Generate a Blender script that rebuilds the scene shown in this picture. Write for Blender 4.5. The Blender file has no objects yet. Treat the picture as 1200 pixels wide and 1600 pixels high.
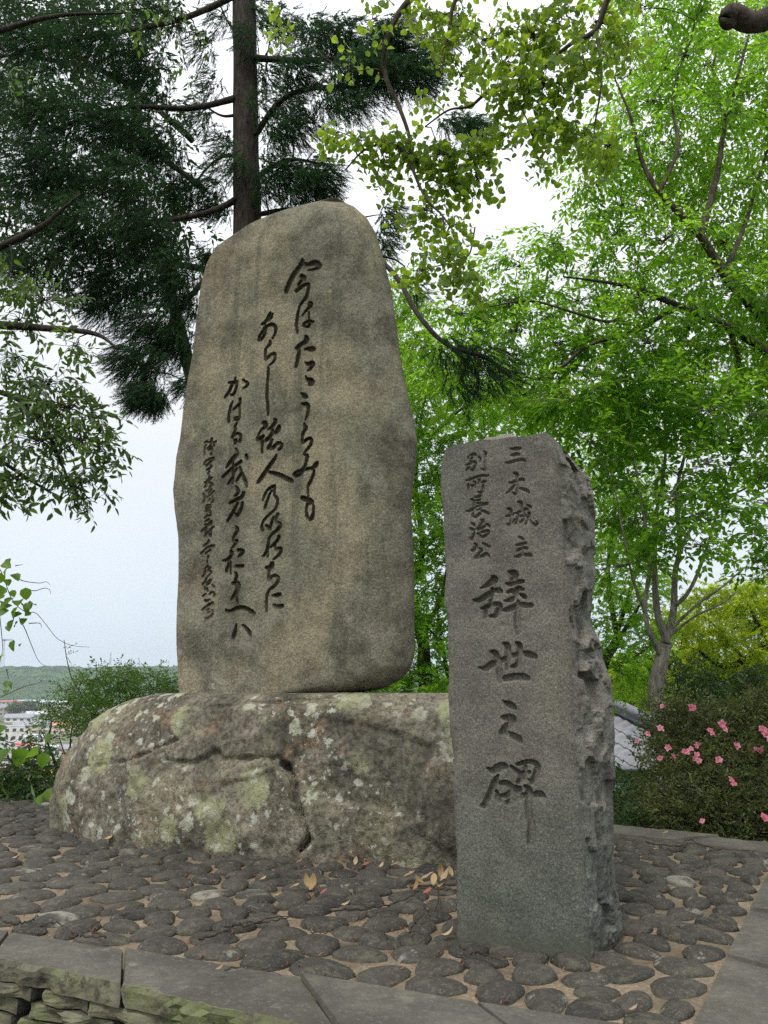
import bpy, math
import numpy as np

# ------------------------------------------------------------------ camera, world, sun, exposure
scene = bpy.context.scene
C = scene.collection
FPX, PITCH, CAMZ = 1209.0, math.radians(12.8), 0.85      # focal length in photo pixels (1200x1600)

cam = bpy.data.objects.new("camera", bpy.data.cameras.new("camera"))
C.objects.link(cam)
cam.location = (0, 0, CAMZ)
cam.rotation_euler = (math.pi / 2 + PITCH, 0, 0)
cam.data.sensor_fit = 'VERTICAL'
cam.data.sensor_height = 24.0
cam.data.lens = 24.0 * FPX / 1600.0
cam.data.clip_start = 0.05
cam.data.clip_end = 20000
scene.camera = cam

SUN_EL, SUN_AZ = math.radians(56), math.radians(208)     # azimuth clockwise from +Y: behind the camera, to the left
world = bpy.data.worlds.new("World")
scene.world = world
world.use_nodes = True
wn, wl_ = world.node_tree.nodes, world.node_tree.links
wn.clear()
w_out = wn.new("ShaderNodeOutputWorld")
w_bg = wn.new("ShaderNodeBackground")
w_sky = wn.new("ShaderNodeTexSky")
w_sky.sky_type = 'NISHITA'
w_sky.sun_disc = False
w_sky.sun_elevation = SUN_EL
w_sky.sun_rotation = SUN_AZ
w_sky.air_density = 1.0
w_sky.dust_density = 4.0
w_bg.inputs["Strength"].default_value = 0.12
# thin overcast: the clear sky is veiled by a high, nearly even cloud layer, brighter towards the zenith
w_tc = wn.new("ShaderNodeTexCoord")
w_sep = wn.new("ShaderNodeSeparateXYZ")
w_ramp = wn.new("ShaderNodeValToRGB")
w_ramp.color_ramp.elements[0].position = 0.0
w_ramp.color_ramp.elements[0].color = (4.3, 4.9, 5.5, 1)
w_ramp.color_ramp.elements[1].position = 0.75
w_ramp.color_ramp.elements[1].color = (8.6, 8.8, 9.1, 1)
e = w_ramp.color_ramp.elements.new(0.35)
e.color = (5.2, 5.35, 5.5, 1)
w_noise = wn.new("ShaderNodeTexNoise")
w_noise.inputs["Scale"].default_value = 2.2
w_noise.inputs["Detail"].default_value = 4.0
w_mr = wn.new("ShaderNodeMapRange")
w_mr.inputs["From Min"].default_value = 0.3
w_mr.inputs["From Max"].default_value = 0.7
w_mr.inputs["To Min"].default_value = 0.80
w_mr.inputs["To Max"].default_value = 0.97
w_mix = wn.new("ShaderNodeMixRGB")
wl_.new(w_tc.outputs["Generated"], w_sep.inputs[0])
wl_.new(w_tc.outputs["Generated"], w_noise.inputs["Vector"])
wl_.new(w_sep.outputs["Z"], w_ramp.inputs[0])
wl_.new(w_noise.outputs["Fac"], w_mr.inputs["Value"])
wl_.new(w_mr.outputs["Result"], w_mix.inputs["Fac"])
wl_.new(w_sky.outputs[0], w_mix.inputs["Color1"])
wl_.new(w_ramp.outputs[0], w_mix.inputs["Color2"])
wl_.new(w_mix.outputs[0], w_bg.inputs["Color"])
wl_.new(w_bg.outputs[0], w_out.inputs["Surface"])

sun = bpy.data.objects.new("sun", bpy.data.lights.new("sun", 'SUN'))
C.objects.link(sun)
sun.data.energy = 1.5
sun.data.angle = math.radians(16)
sun.data.color = (1.0, 0.955, 0.88)
sun.rotation_euler = (math.pi / 2 - SUN_EL, 0, math.pi - SUN_AZ)

vs = scene.view_settings
vs.view_transform = 'Standard'
vs.look = 'None'
vs.exposure = 0.68
vs.gamma = 1.0
vs.use_curve_mapping = False
scene.cycles.use_denoising = False
scene.cycles.max_bounces = 8
scene.cycles.diffuse_bounces = 4
scene.cycles.glossy_bounces = 2
scene.cycles.transmission_bounces = 6
scene.cycles.volume_bounces = 0
scene.cycles.caustics_reflective = False
scene.cycles.caustics_refractive = False
scene.cycles.sample_clamp_indirect = 6.0

# ------------------------------------------------------------------ helpers
def ray(px, py):
    a, b = (px - 600.0) / FPX, (800.0 - py) / FPX
    return np.array([a, math.cos(PITCH) - b * math.sin(PITCH), math.sin(PITCH) + b * math.cos(PITCH)])

def ground(px, py, z=0.0):
    d = ray(px, py)
    t = (z - CAMZ) / d[2]
    return np.array([d[0] * t, d[1] * t, z])

def at(px, py, Y):
    d = ray(px, py)
    t = Y / d[1]
    return np.array([d[0] * t, Y, CAMZ + d[2] * t])

def onplane(px, py, p0, n):
    d = ray(px, py)
    o = np.array([0, 0, CAMZ])
    t = np.dot(p0 - o, n) / np.dot(d, n)
    return o + d * t

def wloc(o):
    v = np.zeros(3)
    while o is not None:
        v = v + np.array(o.location)
        o = o.parent
    return v

def tag(o, label=None, cat=None, group=None, kind=None):
    if label: o["label"] = label
    if cat: o["category"] = cat
    if group: o["group"] = group
    if kind: o["kind"] = kind
    return o

def thing(name, loc, label, cat, group=None):
    o = bpy.data.objects.new(name, None)
    o.empty_display_size = 0.1
    o.location = tuple(loc)
    C.objects.link(o)
    return tag(o, label, cat, group)

def make_mesh(name, V, F, mats, smooth=False, midx=None, tint=None):
    """F: array (n,3|4) or list of such arrays"""
    me = bpy.data.meshes.new(name)
    V = np.asarray(V, dtype=np.float32)
    if isinstance(F, np.ndarray): F = [F]
    F = [np.asarray(f, dtype=np.int32) for f in F if len(f)]
    nl = sum(f.size for f in F)
    npoly = sum(len(f) for f in F)
    me.vertices.add(len(V))
    me.vertices.foreach_set("co", V.ravel())
    me.loops.add(nl)
    me.polygons.add(npoly)
    me.loops.foreach_set("vertex_index", np.concatenate([f.ravel() for f in F]))
    starts, s = [], 0
    for f in F:
        k = f.shape[1]
        starts.append(s + np.arange(len(f)) * k)
        s += f.size
    me.polygons.foreach_set("loop_start", np.concatenate(starts).astype(np.int32))
    if midx is not None:
        me.polygons.foreach_set("material_index", np.asarray(midx, dtype=np.int32))
    me.polygons.foreach_set("use_smooth", np.full(npoly, bool(smooth)))
    if tint is not None:
        a = me.attributes.new("tint", 'FLOAT', 'POINT')
        a.data.foreach_set("value", np.asarray(tint, dtype=np.float32))
    for m in (mats if isinstance(mats, (list, tuple)) else [mats]):
        me.materials.append(m)
    me.update(calc_edges=True)
    me.validate(verbose=False)
    return me

def mesh_obj(name, V, F, mats, parent=None, smooth=False, midx=None, tint=None):
    V = np.asarray(V, dtype=np.float64)
    if parent is not None: V = V - wloc(parent)
    o = bpy.data.objects.new(name, make_mesh(name, V, F, mats, smooth, midx, tint))
    C.objects.link(o)
    if parent is not None: o.parent = parent
    return o

def link_mesh(name, me, loc, rotz=0.0, scale=(1, 1, 1), parent=None, rot=None):
    o = bpy.data.objects.new(name, me)
    C.objects.link(o)
    l = np.array(loc, dtype=float)
    if parent is not None:
        o.parent = parent
        l = l - wloc(parent)
    o.location = tuple(l)
    o.rotation_euler = rot if rot is not None else (0, 0, rotz)
    o.scale = scale
    return o

# numpy value noise ---------------------------------------------------------
def _hash(i, j, k, seed):
    h = (i.astype(np.int64) * 374761393 + j.astype(np.int64) * 668265263 + k.astype(np.int64) * 2147483647 + seed * 974711) & 0xFFFFFFFF
    h = ((h ^ (h >> 13)) * 1274126177) & 0xFFFFFFFF
    h = (h ^ (h >> 16)) & 0xFFFFFFFF
    h = ((h ^ (h >> 15)) * 2246822519) & 0xFFFFFFFF
    return ((h ^ (h >> 13)) & 0xFFFF) / 65535.0

def vnoise(p, seed=0):
    p = np.asarray(p, dtype=float)
    i = np.floor(p).astype(np.int64)
    f = p - i
    f = f * f * f * (f * (f * 6 - 15) + 10)
    r = 0
    for dx in (0, 1):
        for dy in (0, 1):
            for dz in (0, 1):
                w = (f[:, 0] if dx else 1 - f[:, 0]) * (f[:, 1] if dy else 1 - f[:, 1]) * (f[:, 2] if dz else 1 - f[:, 2])
                r = r + w * _hash(i[:, 0] + dx, i[:, 1] + dy, i[:, 2] + dz, seed)
    return r * 2 - 1

def fbm(p, scale, octaves=4, seed=0, gain=0.5):
    p = np.asarray(p, dtype=float) * scale
    a, r, t = 1.0, 0, 0
    for o in range(octaves):
        r = r + a * vnoise(p, seed + o * 17)
        t += a
        a *= gain
        p = p * 2.03 + 5.17
    return r / t

def smooth01(x):
    x = np.clip(x, 0, 1)
    return x * x * (3 - 2 * x)

def resample(pts, n):
    """smooth (Catmull-Rom) resampling of a polyline with any number of columns"""
    P = np.asarray(pts, dtype=float)
    if len(P) == 2:
        t = np.linspace(0, 1, n)[:, None]
        return P[0] * (1 - t) + P[1] * t
    Q = np.vstack([2 * P[0] - P[1], P, 2 * P[-1] - P[-2]])
    m = len(P) - 1
    out = []
    for u in np.linspace(0, m, n):
        k = min(int(u), m - 1)
        t = u - k
        a, b, c, d = Q[k], Q[k + 1], Q[k + 2], Q[k + 3]
        out.append(0.5 * ((2 * b) + (-a + c) * t + (2 * a - 5 * b + 4 * c - d) * t * t + (-a + 3 * b - 3 * c + d) * t ** 3))
    return np.array(out)

def tube(pts, radii, sides=8, wob=0.0, seed=0, cap=True):
    P = np.asarray(pts, dtype=float)
    R = np.asarray(radii, dtype=float)
    n = len(P)
    T = np.gradient(P, axis=0)
    T /= np.linalg.norm(T, axis=1)[:, None] + 1e-12
    ref = np.array([0, 0, 1.0]) if abs(T[:, 2]).mean() < 0.8 else np.array([1.0, 0, 0])
    A = np.cross(T, ref); A /= np.linalg.norm(A, axis=1)[:, None] + 1e-12
    B = np.cross(T, A)
    ang = np.arange(sides) * 2 * math.pi / sides
    V = P[:, None, :] + R[:, None, None] * (np.cos(ang)[None, :, None] * A[:, None, :] + np.sin(ang)[None, :, None] * B[:, None, :])
    V = V.reshape(-1, 3)
    if wob:
        V = V + (fbm(V, 9.0, 3, seed)[:, None]) * wob * (V - np.repeat(P, sides, 0)) / (np.repeat(R, sides)[:, None] + 1e-9) * np.repeat(R, sides)[:, None]
    i = np.arange(n - 1)[:, None] * sides
    j = np.arange(sides)[None, :]
    j2 = (j + 1) % sides
    F = np.stack([i + j, i + j2, i + sides + j2, i + sides + j], -1).reshape(-1, 4)
    if cap:
        V = np.vstack([V, P[0], P[-1]])
        c0, c1 = n * sides, n * sides + 1
        jj = np.arange(sides)
        z = np.stack([np.full(sides, c0), (jj + 1) % sides, jj, jj], -1)[:, :3]
        y = np.stack([np.full(sides, c1), (n - 1) * sides + jj, (n - 1) * sides + (jj + 1) % sides], -1)
        return V, [F, np.vstack([z, y])]
    return V, [F]

def join(parts):
    """parts: list of (V, [F...]) -> V, [quads, tris]"""
    Vs, q, t, off = [], [], [], 0
    for V, Fs in parts:
        Vs.append(V)
        for f in Fs:
            (q if f.shape[1] == 4 else t).append(f + off)
        off += len(V)
    out = []
    if q: out.append(np.vstack(q))
    if t: out.append(np.vstack(t))
    return np.vstack(Vs), out

def box(c, s, rz=0.0):
    x, y, z = np.array(s) / 2.0
    V = np.array([[-x, -y, -z], [x, -y, -z], [x, y, -z], [-x, y, -z], [-x, -y, z], [x, -y, z], [x, y, z], [-x, y, z]])
    co, si = math.cos(rz), math.sin(rz)
    V = V @ np.array([[co, si, 0], [-si, co, 0], [0, 0, 1]]) + np.array(c)
    return V, [np.array([[0, 3, 2, 1], [4, 5, 6, 7], [0, 1, 5, 4], [1, 2, 6, 5], [2, 3, 7, 6], [3, 0, 4, 7]])]

def in_poly(P, poly):
    P = np.atleast_2d(P)
    x, y = P[:, 0], P[:, 1]
    r = np.zeros(len(P), bool)
    n = len(poly)
    for i in range(n):
        x0, y0 = poly[i]
        x1, y1 = poly[(i + 1) % n]
        c = ((y0 > y) != (y1 > y)) & (x < (x1 - x0) * (y - y0) / (y1 - y0 + 1e-12) + x0)
        r ^= c
    return r

# ------------------------------------------------------------------ materials
class M:
    """tiny node-graph writer"""
    def __init__(s, name):
        s.m = bpy.data.materials.new(name)
        s.m.use_nodes = True
        s.n, s.l = s.m.node_tree.nodes, s.m.node_tree.links
        s.n.clear()
        s.out = s.n.new("ShaderNodeOutputMaterial")
        s.tc = s.n.new("ShaderNodeTexCoord")
    def node(s, kind, **kw):
        n = s.n.new(kind)
        for k, v in kw.items():
            setattr(n, k, v)
        return n
    def set(s, n, **kw):
        for k, v in kw.items():
            k = k.replace("_", " ")
            if hasattr(v, "is_output") or isinstance(v, bpy.types.NodeSocket): s.l.new(v, n.inputs[k])
            else: n.inputs[k].default_value = v
        return n
    def vec(s, scale=(1, 1, 1), loc=(0, 0, 0), src="Object"):
        mp = s.n.new("ShaderNodeMapping")
        mp.inputs["Scale"].default_value = scale
        mp.inputs["Location"].default_value = loc
        s.l.new(s.tc.outputs[src], mp.inputs["Vector"])
        return mp.outputs[0]
    def noise(s, scale, detail=4, rough=0.55, vec=None, dist=0.0, out="Fac"):
        n = s.n.new("ShaderNodeTexNoise")
        n.inputs["Scale"].default_value = scale
        n.inputs["Detail"].default_value = detail
        n.inputs["Roughness"].default_value = rough
        n.inputs["Distortion"].default_value = dist
        s.l.new(vec if vec is not None else s.tc.outputs["Object"], n.inputs["Vector"])
        return n.outputs[out]
    def voro(s, scale, feature='F1', vec=None, out="Distance", rnd=1.0):
        n = s.n.new("ShaderNodeTexVoronoi")
        n.feature = feature
        n.inputs["Scale"].default_value = scale
        n.inputs["Randomness"].default_value = rnd
        s.l.new(vec if vec is not None else s.tc.outputs["Object"], n.inputs["Vector"])
        return n.outputs[out]
    def ramp(s, fac, *stops):
        n = s.n.new("ShaderNodeMapRange")
        n.interpolation_type = 'SMOOTHSTEP'
        n.inputs["From Min"].default_value = stops[0]
        n.inputs["From Max"].default_value = stops[1]
        n.inputs["To Min"].default_value = stops[2] if len(stops) > 2 else 0.0
        n.inputs["To Max"].default_value = stops[3] if len(stops) > 3 else 1.0
        s.l.new(fac, n.inputs["Value"])
        return n.outputs[0]
    def mix(s, fac, a, b, mode='MIX'):
        n = s.n.new("ShaderNodeMixRGB")
        n.blend_type = mode
        for sock, v in ((n.inputs[0], fac), (n.inputs[1], a), (n.inputs[2], b)):
            if isinstance(v, bpy.types.NodeSocket): s.l.new(v, sock)
            elif isinstance(v, (int, float)): sock.default_value = v
            else: sock.default_value = (*v, 1.0)
        return n.outputs[0]
    def math(s, op, a, b=0.0, clamp=False):
        n = s.n.new("ShaderNodeMath")
        n.operation = op
        n.use_clamp = clamp
        for sock, v in ((n.inputs[0], a), (n.inputs[1], b)):
            if isinstance(v, bpy.types.NodeSocket): s.l.new(v, sock)
            else: sock.default_value = v
        return n.outputs[0]
    def bump(s, h, strength=0.5, dist=0.01, prev=None):
        n = s.n.new("ShaderNodeBump")
        n.inputs["Strength"].default_value = strength
        n.inputs["Distance"].default_value = dist
        s.l.new(h, n.inputs["Height"])
        if prev is not None: s.l.new(prev, n.inputs["Normal"])
        return n.outputs[0]
    def bsdf(s, color, rough=0.85, normal=None, spec=0.3, metallic=0.0):
        n = s.n.new("ShaderNodeBsdfPrincipled")
        for key, v in (("Base Color", color), ("Roughness", rough), ("Specular IOR Level", spec), ("Metallic", metallic)):
            if isinstance(v, bpy.types.NodeSocket): s.l.new(v, n.inputs[key])
            elif key == "Base Color": n.inputs[key].default_value = (*v, 1)
            else: n.inputs[key].default_value = v
        if normal is not None: s.l.new(normal, n.inputs["Normal"])
        return n.outputs[0]
    def done(s, sh):
        s.l.new(sh, s.out.inputs["Surface"])
        return s.m
    def attr(s, name, out="Fac"):
        n = s.n.new("ShaderNodeAttribute")
        n.attribute_name = name
        return n.outputs[out]

def plain(name, col, rough=0.7, var=0.25, scale=6.0, spec=0.3, metallic=0.0):
    m = M(name)
    f = m.noise(scale, 5, 0.6)
    c = m.mix(m.ramp(f, 0.3, 0.7), tuple(x * (1 - var) for x in col), tuple(min(1, x * (1 + var)) for x in col))
    return m.done(m.bsdf(c, rough, m.bump(f, 0.2, 0.01), spec, metallic))

def leaf_mat(name, ca, cb, trans, tw=0.45, rough=0.45, spec=0.35):
    m = M(name)
    t = m.attr("tint")
    c = m.mix(t, ca, cb)
    tr = m.n.new("ShaderNodeBsdfTranslucent")
    tc = m.mix(t, tuple(x * 0.75 for x in trans), trans)
    m.l.new(tc, tr.inputs["Color"])
    mx = m.n.new("ShaderNodeMixShader")
    mx.inputs[0].default_value = tw
    m.l.new(m.bsdf(c, rough, None, spec), mx.inputs[1])
    m.l.new(tr.outputs[0], mx.inputs[2])
    return m.done(mx.outputs[0])

def bark_mat(name, ca, cb, moss=None):
    m = M(name)
    v = m.vec((9, 9, 2.0))
    f = m.noise(3.0, 7, 0.65, v, 0.6)
    g = m.noise(1.3, 4, 0.5)
    c = m.mix(m.ramp(f, 0.35, 0.68), ca, cb)
    if moss: c = m.mix(m.ramp(g, 0.52, 0.68, 0, 0.7), c, moss)
    return m.done(m.bsdf(c, 0.9, m.bump(f, 0.8, 0.02), 0.2))
# ------------------------------------------------------------------ stone materials
def mat_stele():
    m = M("weathered_stele_stone")
    mid = m.noise(4.5, 7, 0.68)
    mott = m.noise(19.0, 5, 0.7)
    streak = m.noise(2.6, 6, 0.62, m.vec((3.4, 3.4, 0.26)))
    fine = m.noise(80.0, 4, 0.75)
    grit = m.noise(230.0, 2, 0.6)
    c = m.mix(m.ramp(mid, 0.36, 0.66), (0.128, 0.120, 0.092), (0.302, 0.281, 0.212))
    c = m.mix(m.ramp(m.noise(1.7, 5, 0.6, m.vec((1, 1, 0.7), (3, 1, 7))), 0.45, 0.66, 0, 0.75), c, (0.43, 0.375, 0.245))
    c = m.mix(m.ramp(m.noise(2.6, 6, 0.65, m.vec((1, 1, 0.5), (9, 4, 2))), 0.52, 0.68, 0, 0.5), c, (0.180, 0.190, 0.145))
    c = m.mix(m.ramp(m.noise(1.5, 5, 0.65, m.vec((1, 1, 1), (1, 8, 4))), 0.60, 0.74, 0, 0.45), c, (0.36, 0.255, 0.165))
    c = m.mix(m.ramp(streak, 0.52, 0.68, 0, 0.55), c, (0.105, 0.105, 0.080))
    c = m.mix(m.ramp(mott, 0.36, 0.62, 0.35, 0), c, m.mix(1.0, c, (0.50, 0.50, 0.47), 'MULTIPLY'))
    c = m.mix(m.ramp(fine, 0.42, 0.58, 0.62, 0), c, m.mix(1.0, c, (0.36, 0.36, 0.35), 'MULTIPLY'))
    c = m.mix(m.ramp(m.noise(115.0, 3, 0.6), 0.59, 0.69, 0, 0.45), c, (0.48, 0.44, 0.34))
    w = m.mix(0.06, m.tc.outputs["Object"], m.noise(14, 3, out="Color"))
    v = m.voro(6.0, vec=w)
    c = m.mix(m.ramp(v, 0.06, 0.10, 0.35, 0.0), c, (0.36, 0.38, 0.30))
    h = m.math('ADD', m.math('MULTIPLY', fine, 0.7), m.math('MULTIPLY', grit, 0.4))
    return m.done(m.bsdf(c, 0.9, m.bump(h, 0.9, 0.008, m.bump(mott, 0.35, 0.02)), 0.2))

def mat_groove_shade_dirt():  # near-black groove colour: shade of the recesses painted in, together with dirt
    m = M("carving_shade_and_dirt")
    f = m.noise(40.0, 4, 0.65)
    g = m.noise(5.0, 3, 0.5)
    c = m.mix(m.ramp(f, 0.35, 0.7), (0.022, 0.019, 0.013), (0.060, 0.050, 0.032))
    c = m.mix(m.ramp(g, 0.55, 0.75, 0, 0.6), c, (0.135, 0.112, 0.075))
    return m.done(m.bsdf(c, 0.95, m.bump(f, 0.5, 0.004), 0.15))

def mat_pillar(rough_side=False):
    m = M("hewn_granite_side" if rough_side else "dressed_granite_face")
    big = m.noise(1.6, 4, 0.55, m.vec((1.5, 1.5, 0.6)))
    mid = m.noise(9.0, 5, 0.6)
    salt = m.noise(170.0, 3, 0.6)
    spk = m.voro(150.0)
    a, b = ((0.150, 0.142, 0.120), (0.265, 0.252, 0.215)) if rough_side else ((0.104, 0.099, 0.083), (0.178, 0.168, 0.137))
    c = m.mix(m.ramp(mid, 0.3, 0.7), a, b)
    c = m.mix(m.ramp(big, 0.46, 0.62, 0, 0.45), c, (0.096, 0.102, 0.092))
    c = m.mix(m.ramp(m.noise(3.1, 4, 0.5, m.vec((1, 1, 0.5), (4, 2, 6))), 0.54, 0.7, 0, 0.45), c, (0.185, 0.165, 0.122))
    c = m.mix(m.ramp(salt, 0.42, 0.54, 0.55, 0), c, (0.036, 0.036, 0.033))
    c = m.mix(m.ramp(m.noise(210.0, 2, 0.5), 0.58, 0.67, 0, 0.42), c, (0.36, 0.345, 0.30))
    if rough_side:
        w = m.mix(0.1, m.tc.outputs["Object"], m.noise(11, 3, out="Color"))
        c = m.mix(m.ramp(m.noise(7.0, 4, 0.6, w), 0.56, 0.68, 0, 0.55), c, (0.29, 0.28, 0.235))
        c = m.mix(m.ramp(m.noise(4.0, 4, 0.6, m.vec((1, 1, 1), (7, 7, 1))), 0.55, 0.7, 0, 0.5), c, (0.062, 0.058, 0.048))
    # soil-splash darkening and green film at the foot
    sep = m.node("ShaderNodeSeparateXYZ")
    m.l.new(m.tc.outputs["Object"], sep.inputs[0])
    foot = m.math('ADD', sep.outputs["Z"], m.math('MULTIPLY', mid, 0.12))
    damp = m.math('ADD', sep.outputs["Z"], m.math('MULTIPLY', big, 0.9))
    c = m.mix(m.ramp(damp, 0.55, 1.15, 0.6, 0.0), c, m.mix(1.0, c, (0.62, 0.76, 0.74), 'MULTIPLY'))
    c = m.mix(m.ramp(foot, 0.05, 0.17, 0.75, 0.0), c, (0.075, 0.080, 0.060))
    h = m.math('ADD', m.math('MULTIPLY', salt, 0.5), m.math('MULTIPLY', m.noise(45.0, 5, 0.65), 0.7))
    return m.done(m.bsdf(c, 0.88, m.bump(h, 0.8, 0.007 if rough_side else 0.004), 0.25))

def mat_rock():
    m = M("lichened_boulder")
    mid = m.noise(3.2, 7, 0.62)
    fine = m.noise(38.0, 6, 0.7)
    grit = m.noise(150.0, 3, 0.65)
    c = m.mix(m.ramp(mid, 0.32, 0.70), (0.092, 0.085, 0.068), (0.285, 0.262, 0.205))
    c = m.mix(m.ramp(m.noise(1.7, 4, 0.55, m.vec((1, 1, 1), (3, 1, 7))), 0.48, 0.66, 0, 0.6), c, (0.275, 0.255, 0.165))
    c = m.mix(m.ramp(m.noise(5.5, 5, 0.6, m.vec((1, 1, 1), (5, 2, 3))), 0.57, 0.68, 0, 0.55), c, (0.285, 0.185, 0.120))
    c = m.mix(m.ramp(fine, 0.38, 0.58, 0.75, 0), c, m.mix(1.0, c, (0.30, 0.28, 0.25), 'MULTIPLY'))
    # lichens: crusts with ragged rims, in patches
    wv = m.mix(0.10, m.tc.outputs["Object"], m.noise(21, 6, 0.75, out="Color"))
    patch = m.noise(1.5, 4, 0.6, m.vec((1, 1, 1), (8, 3, 5)))
    for sc, col, lo, hi, pl, ph in ((4.2, (0.300, 0.305, 0.180), 0.36, 0.43, 0.40, 0.52), (8.0, (0.40, 0.41, 0.31), 0.29, 0.34, 0.42, 0.53),
                                    (15.0, (0.42, 0.43, 0.36), 0.27, 0.33, 0.40, 0.55), (31.0, (0.46, 0.46, 0.40), 0.22, 0.28, 0.42, 0.58)):
        v = m.voro(sc, vec=wv)
        r = m.voro(sc, vec=wv, out="Color")
        sp = m.node("ShaderNodeSeparateColor")
        m.l.new(r, sp.inputs[0])
        msk = m.math('MULTIPLY', m.ramp(v, lo, hi, 1.0, 0.0), m.ramp(sp.outputs[0], 0.45, 0.55))
        msk = m.math('MULTIPLY', msk, m.ramp(patch, pl, ph))
        msk = m.math('MULTIPLY', msk, m.ramp(fine, 0.32, 0.54, 0.35, 0.95))
        c = m.mix(msk, c, col)
    c = m.mix(m.ramp(m.noise(2.4, 5, 0.65, m.vec((1, 1, 1.4), (2, 6, 9))), 0.56, 0.70, 0, 0.7), c, (0.060, 0.057, 0.045))
    h = m.math('ADD', m.math('MULTIPLY', fine, 0.8), m.math('MULTIPLY', grit, 0.35))
    return m.done(m.bsdf(c, 0.93, m.bump(h, 0.9, 0.014, m.bump(mid, 0.4, 0.04)), 0.15))

def mat_cobble(island=False):
    m = M("river_cobble_remainder" if island else "river_cobble")
    if island:
        g = m.node("ShaderNodeNewGeometry")
        rnd = g.outputs["Random Per Island"]
    else:
        oi = m.node("ShaderNodeObjectInfo")
        rnd = oi.outputs["Random"]
    src = "Object"
    mp = m.n.new("ShaderNodeVectorMath")
    mp.operation = 'ADD'
    m.l.new(m.tc.outputs[src], mp.inputs[0])
    cx = m.n.new("ShaderNodeCombineXYZ")
    m.l.new(m.math('MULTIPLY', rnd, 37.0), cx.inputs[0])
    m.l.new(m.math('MULTIPLY', rnd, 91.0), cx.inputs[1])
    m.l.new(cx.outputs[0], mp.inputs[1])
    v = mp.outputs[0]
    f = m.noise(28.0, 6, 0.65, v)
    g2 = m.noise(9.0, 5, 0.6, v)
    c = m.mix(rnd, (0.028, 0.027, 0.024), (0.078, 0.071, 0.057))
    c = m.mix(m.ramp(g2, 0.42, 0.62, 0, 0.55), c, (0.088, 0.081, 0.064))
    c = m.mix(m.ramp(f, 0.4, 0.65, 0.4, 0), c, (0.018, 0.017, 0.014))
    # a few pale stones, and scuffed pale crowns
    pale = m.math('MULTIPLY', m.ramp(m.math('FRACT', m.math('MULTIPLY', rnd, 17.3)), 0.955, 0.965), m.ramp(g2, 0.42, 0.58, 0.05, 0.9))
    c = m.mix(pale, c, (0.28, 0.265, 0.22))
    sep = m.node("ShaderNodeSeparateXYZ")
    m.l.new(m.tc.outputs["Object"], sep.inputs[0])
    crown = m.math('MULTIPLY', m.ramp(m.noise(16.0, 4, 0.7, v), 0.59, 0.67), m.ramp(m.math('FRACT', m.math('MULTIPLY', rnd, 7.7)), 0.45, 0.7))
    c = m.mix(m.math('MULTIPLY', crown, 0.6), c, (0.30, 0.285, 0.24))
    f2 = m.noise(95.0, 4, 0.7, v)
    c = m.mix(m.ramp(m.noise(14.0, 6, 0.7, v), 0.52, 0.66, 0, 0.6), c, (0.105, 0.100, 0.066))
    c = m.mix(m.ramp(f2, 0.53, 0.68, 0, 0.5), c, (0.18, 0.17, 0.14))
    return m.done(m.bsdf(c, 0.75, m.bump(f2, 0.8, 0.005, m.bump(f, 0.9, 0.016)), 0.35))

def mat_slab():
    m = M("edging_slab_stone")
    f = m.noise(26.0, 6, 0.65)
    g = m.noise(2.6, 5, 0.6)
    c = m.mix(m.ramp(g, 0.35, 0.68), (0.078, 0.075, 0.064), (0.150, 0.141, 0.115))
    c = m.mix(m.ramp(f, 0.4, 0.65, 0.4, 0), c, (0.055, 0.055, 0.048))
    c = m.mix(m.ramp(m.noise(11.0, 5, 0.65, m.vec((1, 1, 1), (2, 5, 8))), 0.60, 0.72, 0, 0.5), c, (0.26, 0.235, 0.175))
    c = m.mix(m.ramp(m.noise(1.2, 6, 0.7, m.vec((1, 1, 1), (5, 9, 1))), 0.48, 0.62, 0, 0.6), c, (0.062, 0.060, 0.048))
    c = m.mix(m.ramp(m.noise(70.0, 4, 0.7), 0.56, 0.68, 0, 0.5), c, (0.22, 0.21, 0.17))
    side = m.attr("tint")
    lump = m.noise(9.0, 6, 0.7)
    c = m.mix(m.math('MULTIPLY', side, m.ramp(lump, 0.35, 0.6, 0.2, 0.9)), c, (0.185, 0.180, 0.118))
    c = m.mix(m.math('MULTIPLY', side, m.ramp(m.noise(5.0, 6, 0.7, m.vec((1, 1, 1), (4, 4, 2))), 0.46, 0.62, 0, 0.75)), c, (0.155, 0.180, 0.075))
    c = m.mix(m.math('MULTIPLY', side, m.ramp(m.noise(13.0, 5, 0.7, m.vec((1, 1, 1), (1, 7, 5))), 0.52, 0.64, 0, 0.8)), c, (0.045, 0.045, 0.034))
    return m.done(m.bsdf(c, 0.9, m.bump(f, 0.6, 0.012), 0.2))

def mat_mortar():
    m = M("sandy_mortar")
    f = m.noise(60.0, 5, 0.7)
    g = m.noise(4.0, 4, 0.6)
    c = m.mix(m.ramp(g, 0.3, 0.7), (0.150, 0.120, 0.084), (0.310, 0.252, 0.180))
    c = m.mix(m.ramp(f, 0.42, 0.62, 0.6, 0), c, (0.110, 0.085, 0.060))
    c = m.mix(m.ramp(m.noise(2.3, 5, 0.6, m.vec((1, 1, 1), (6, 2, 1))), 0.54, 0.68, 0, 0.75), c, (0.085, 0.066, 0.048))
    return m.done(m.bsdf(c, 0.95, m.bump(f, 0.6, 0.006), 0.1))

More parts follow.
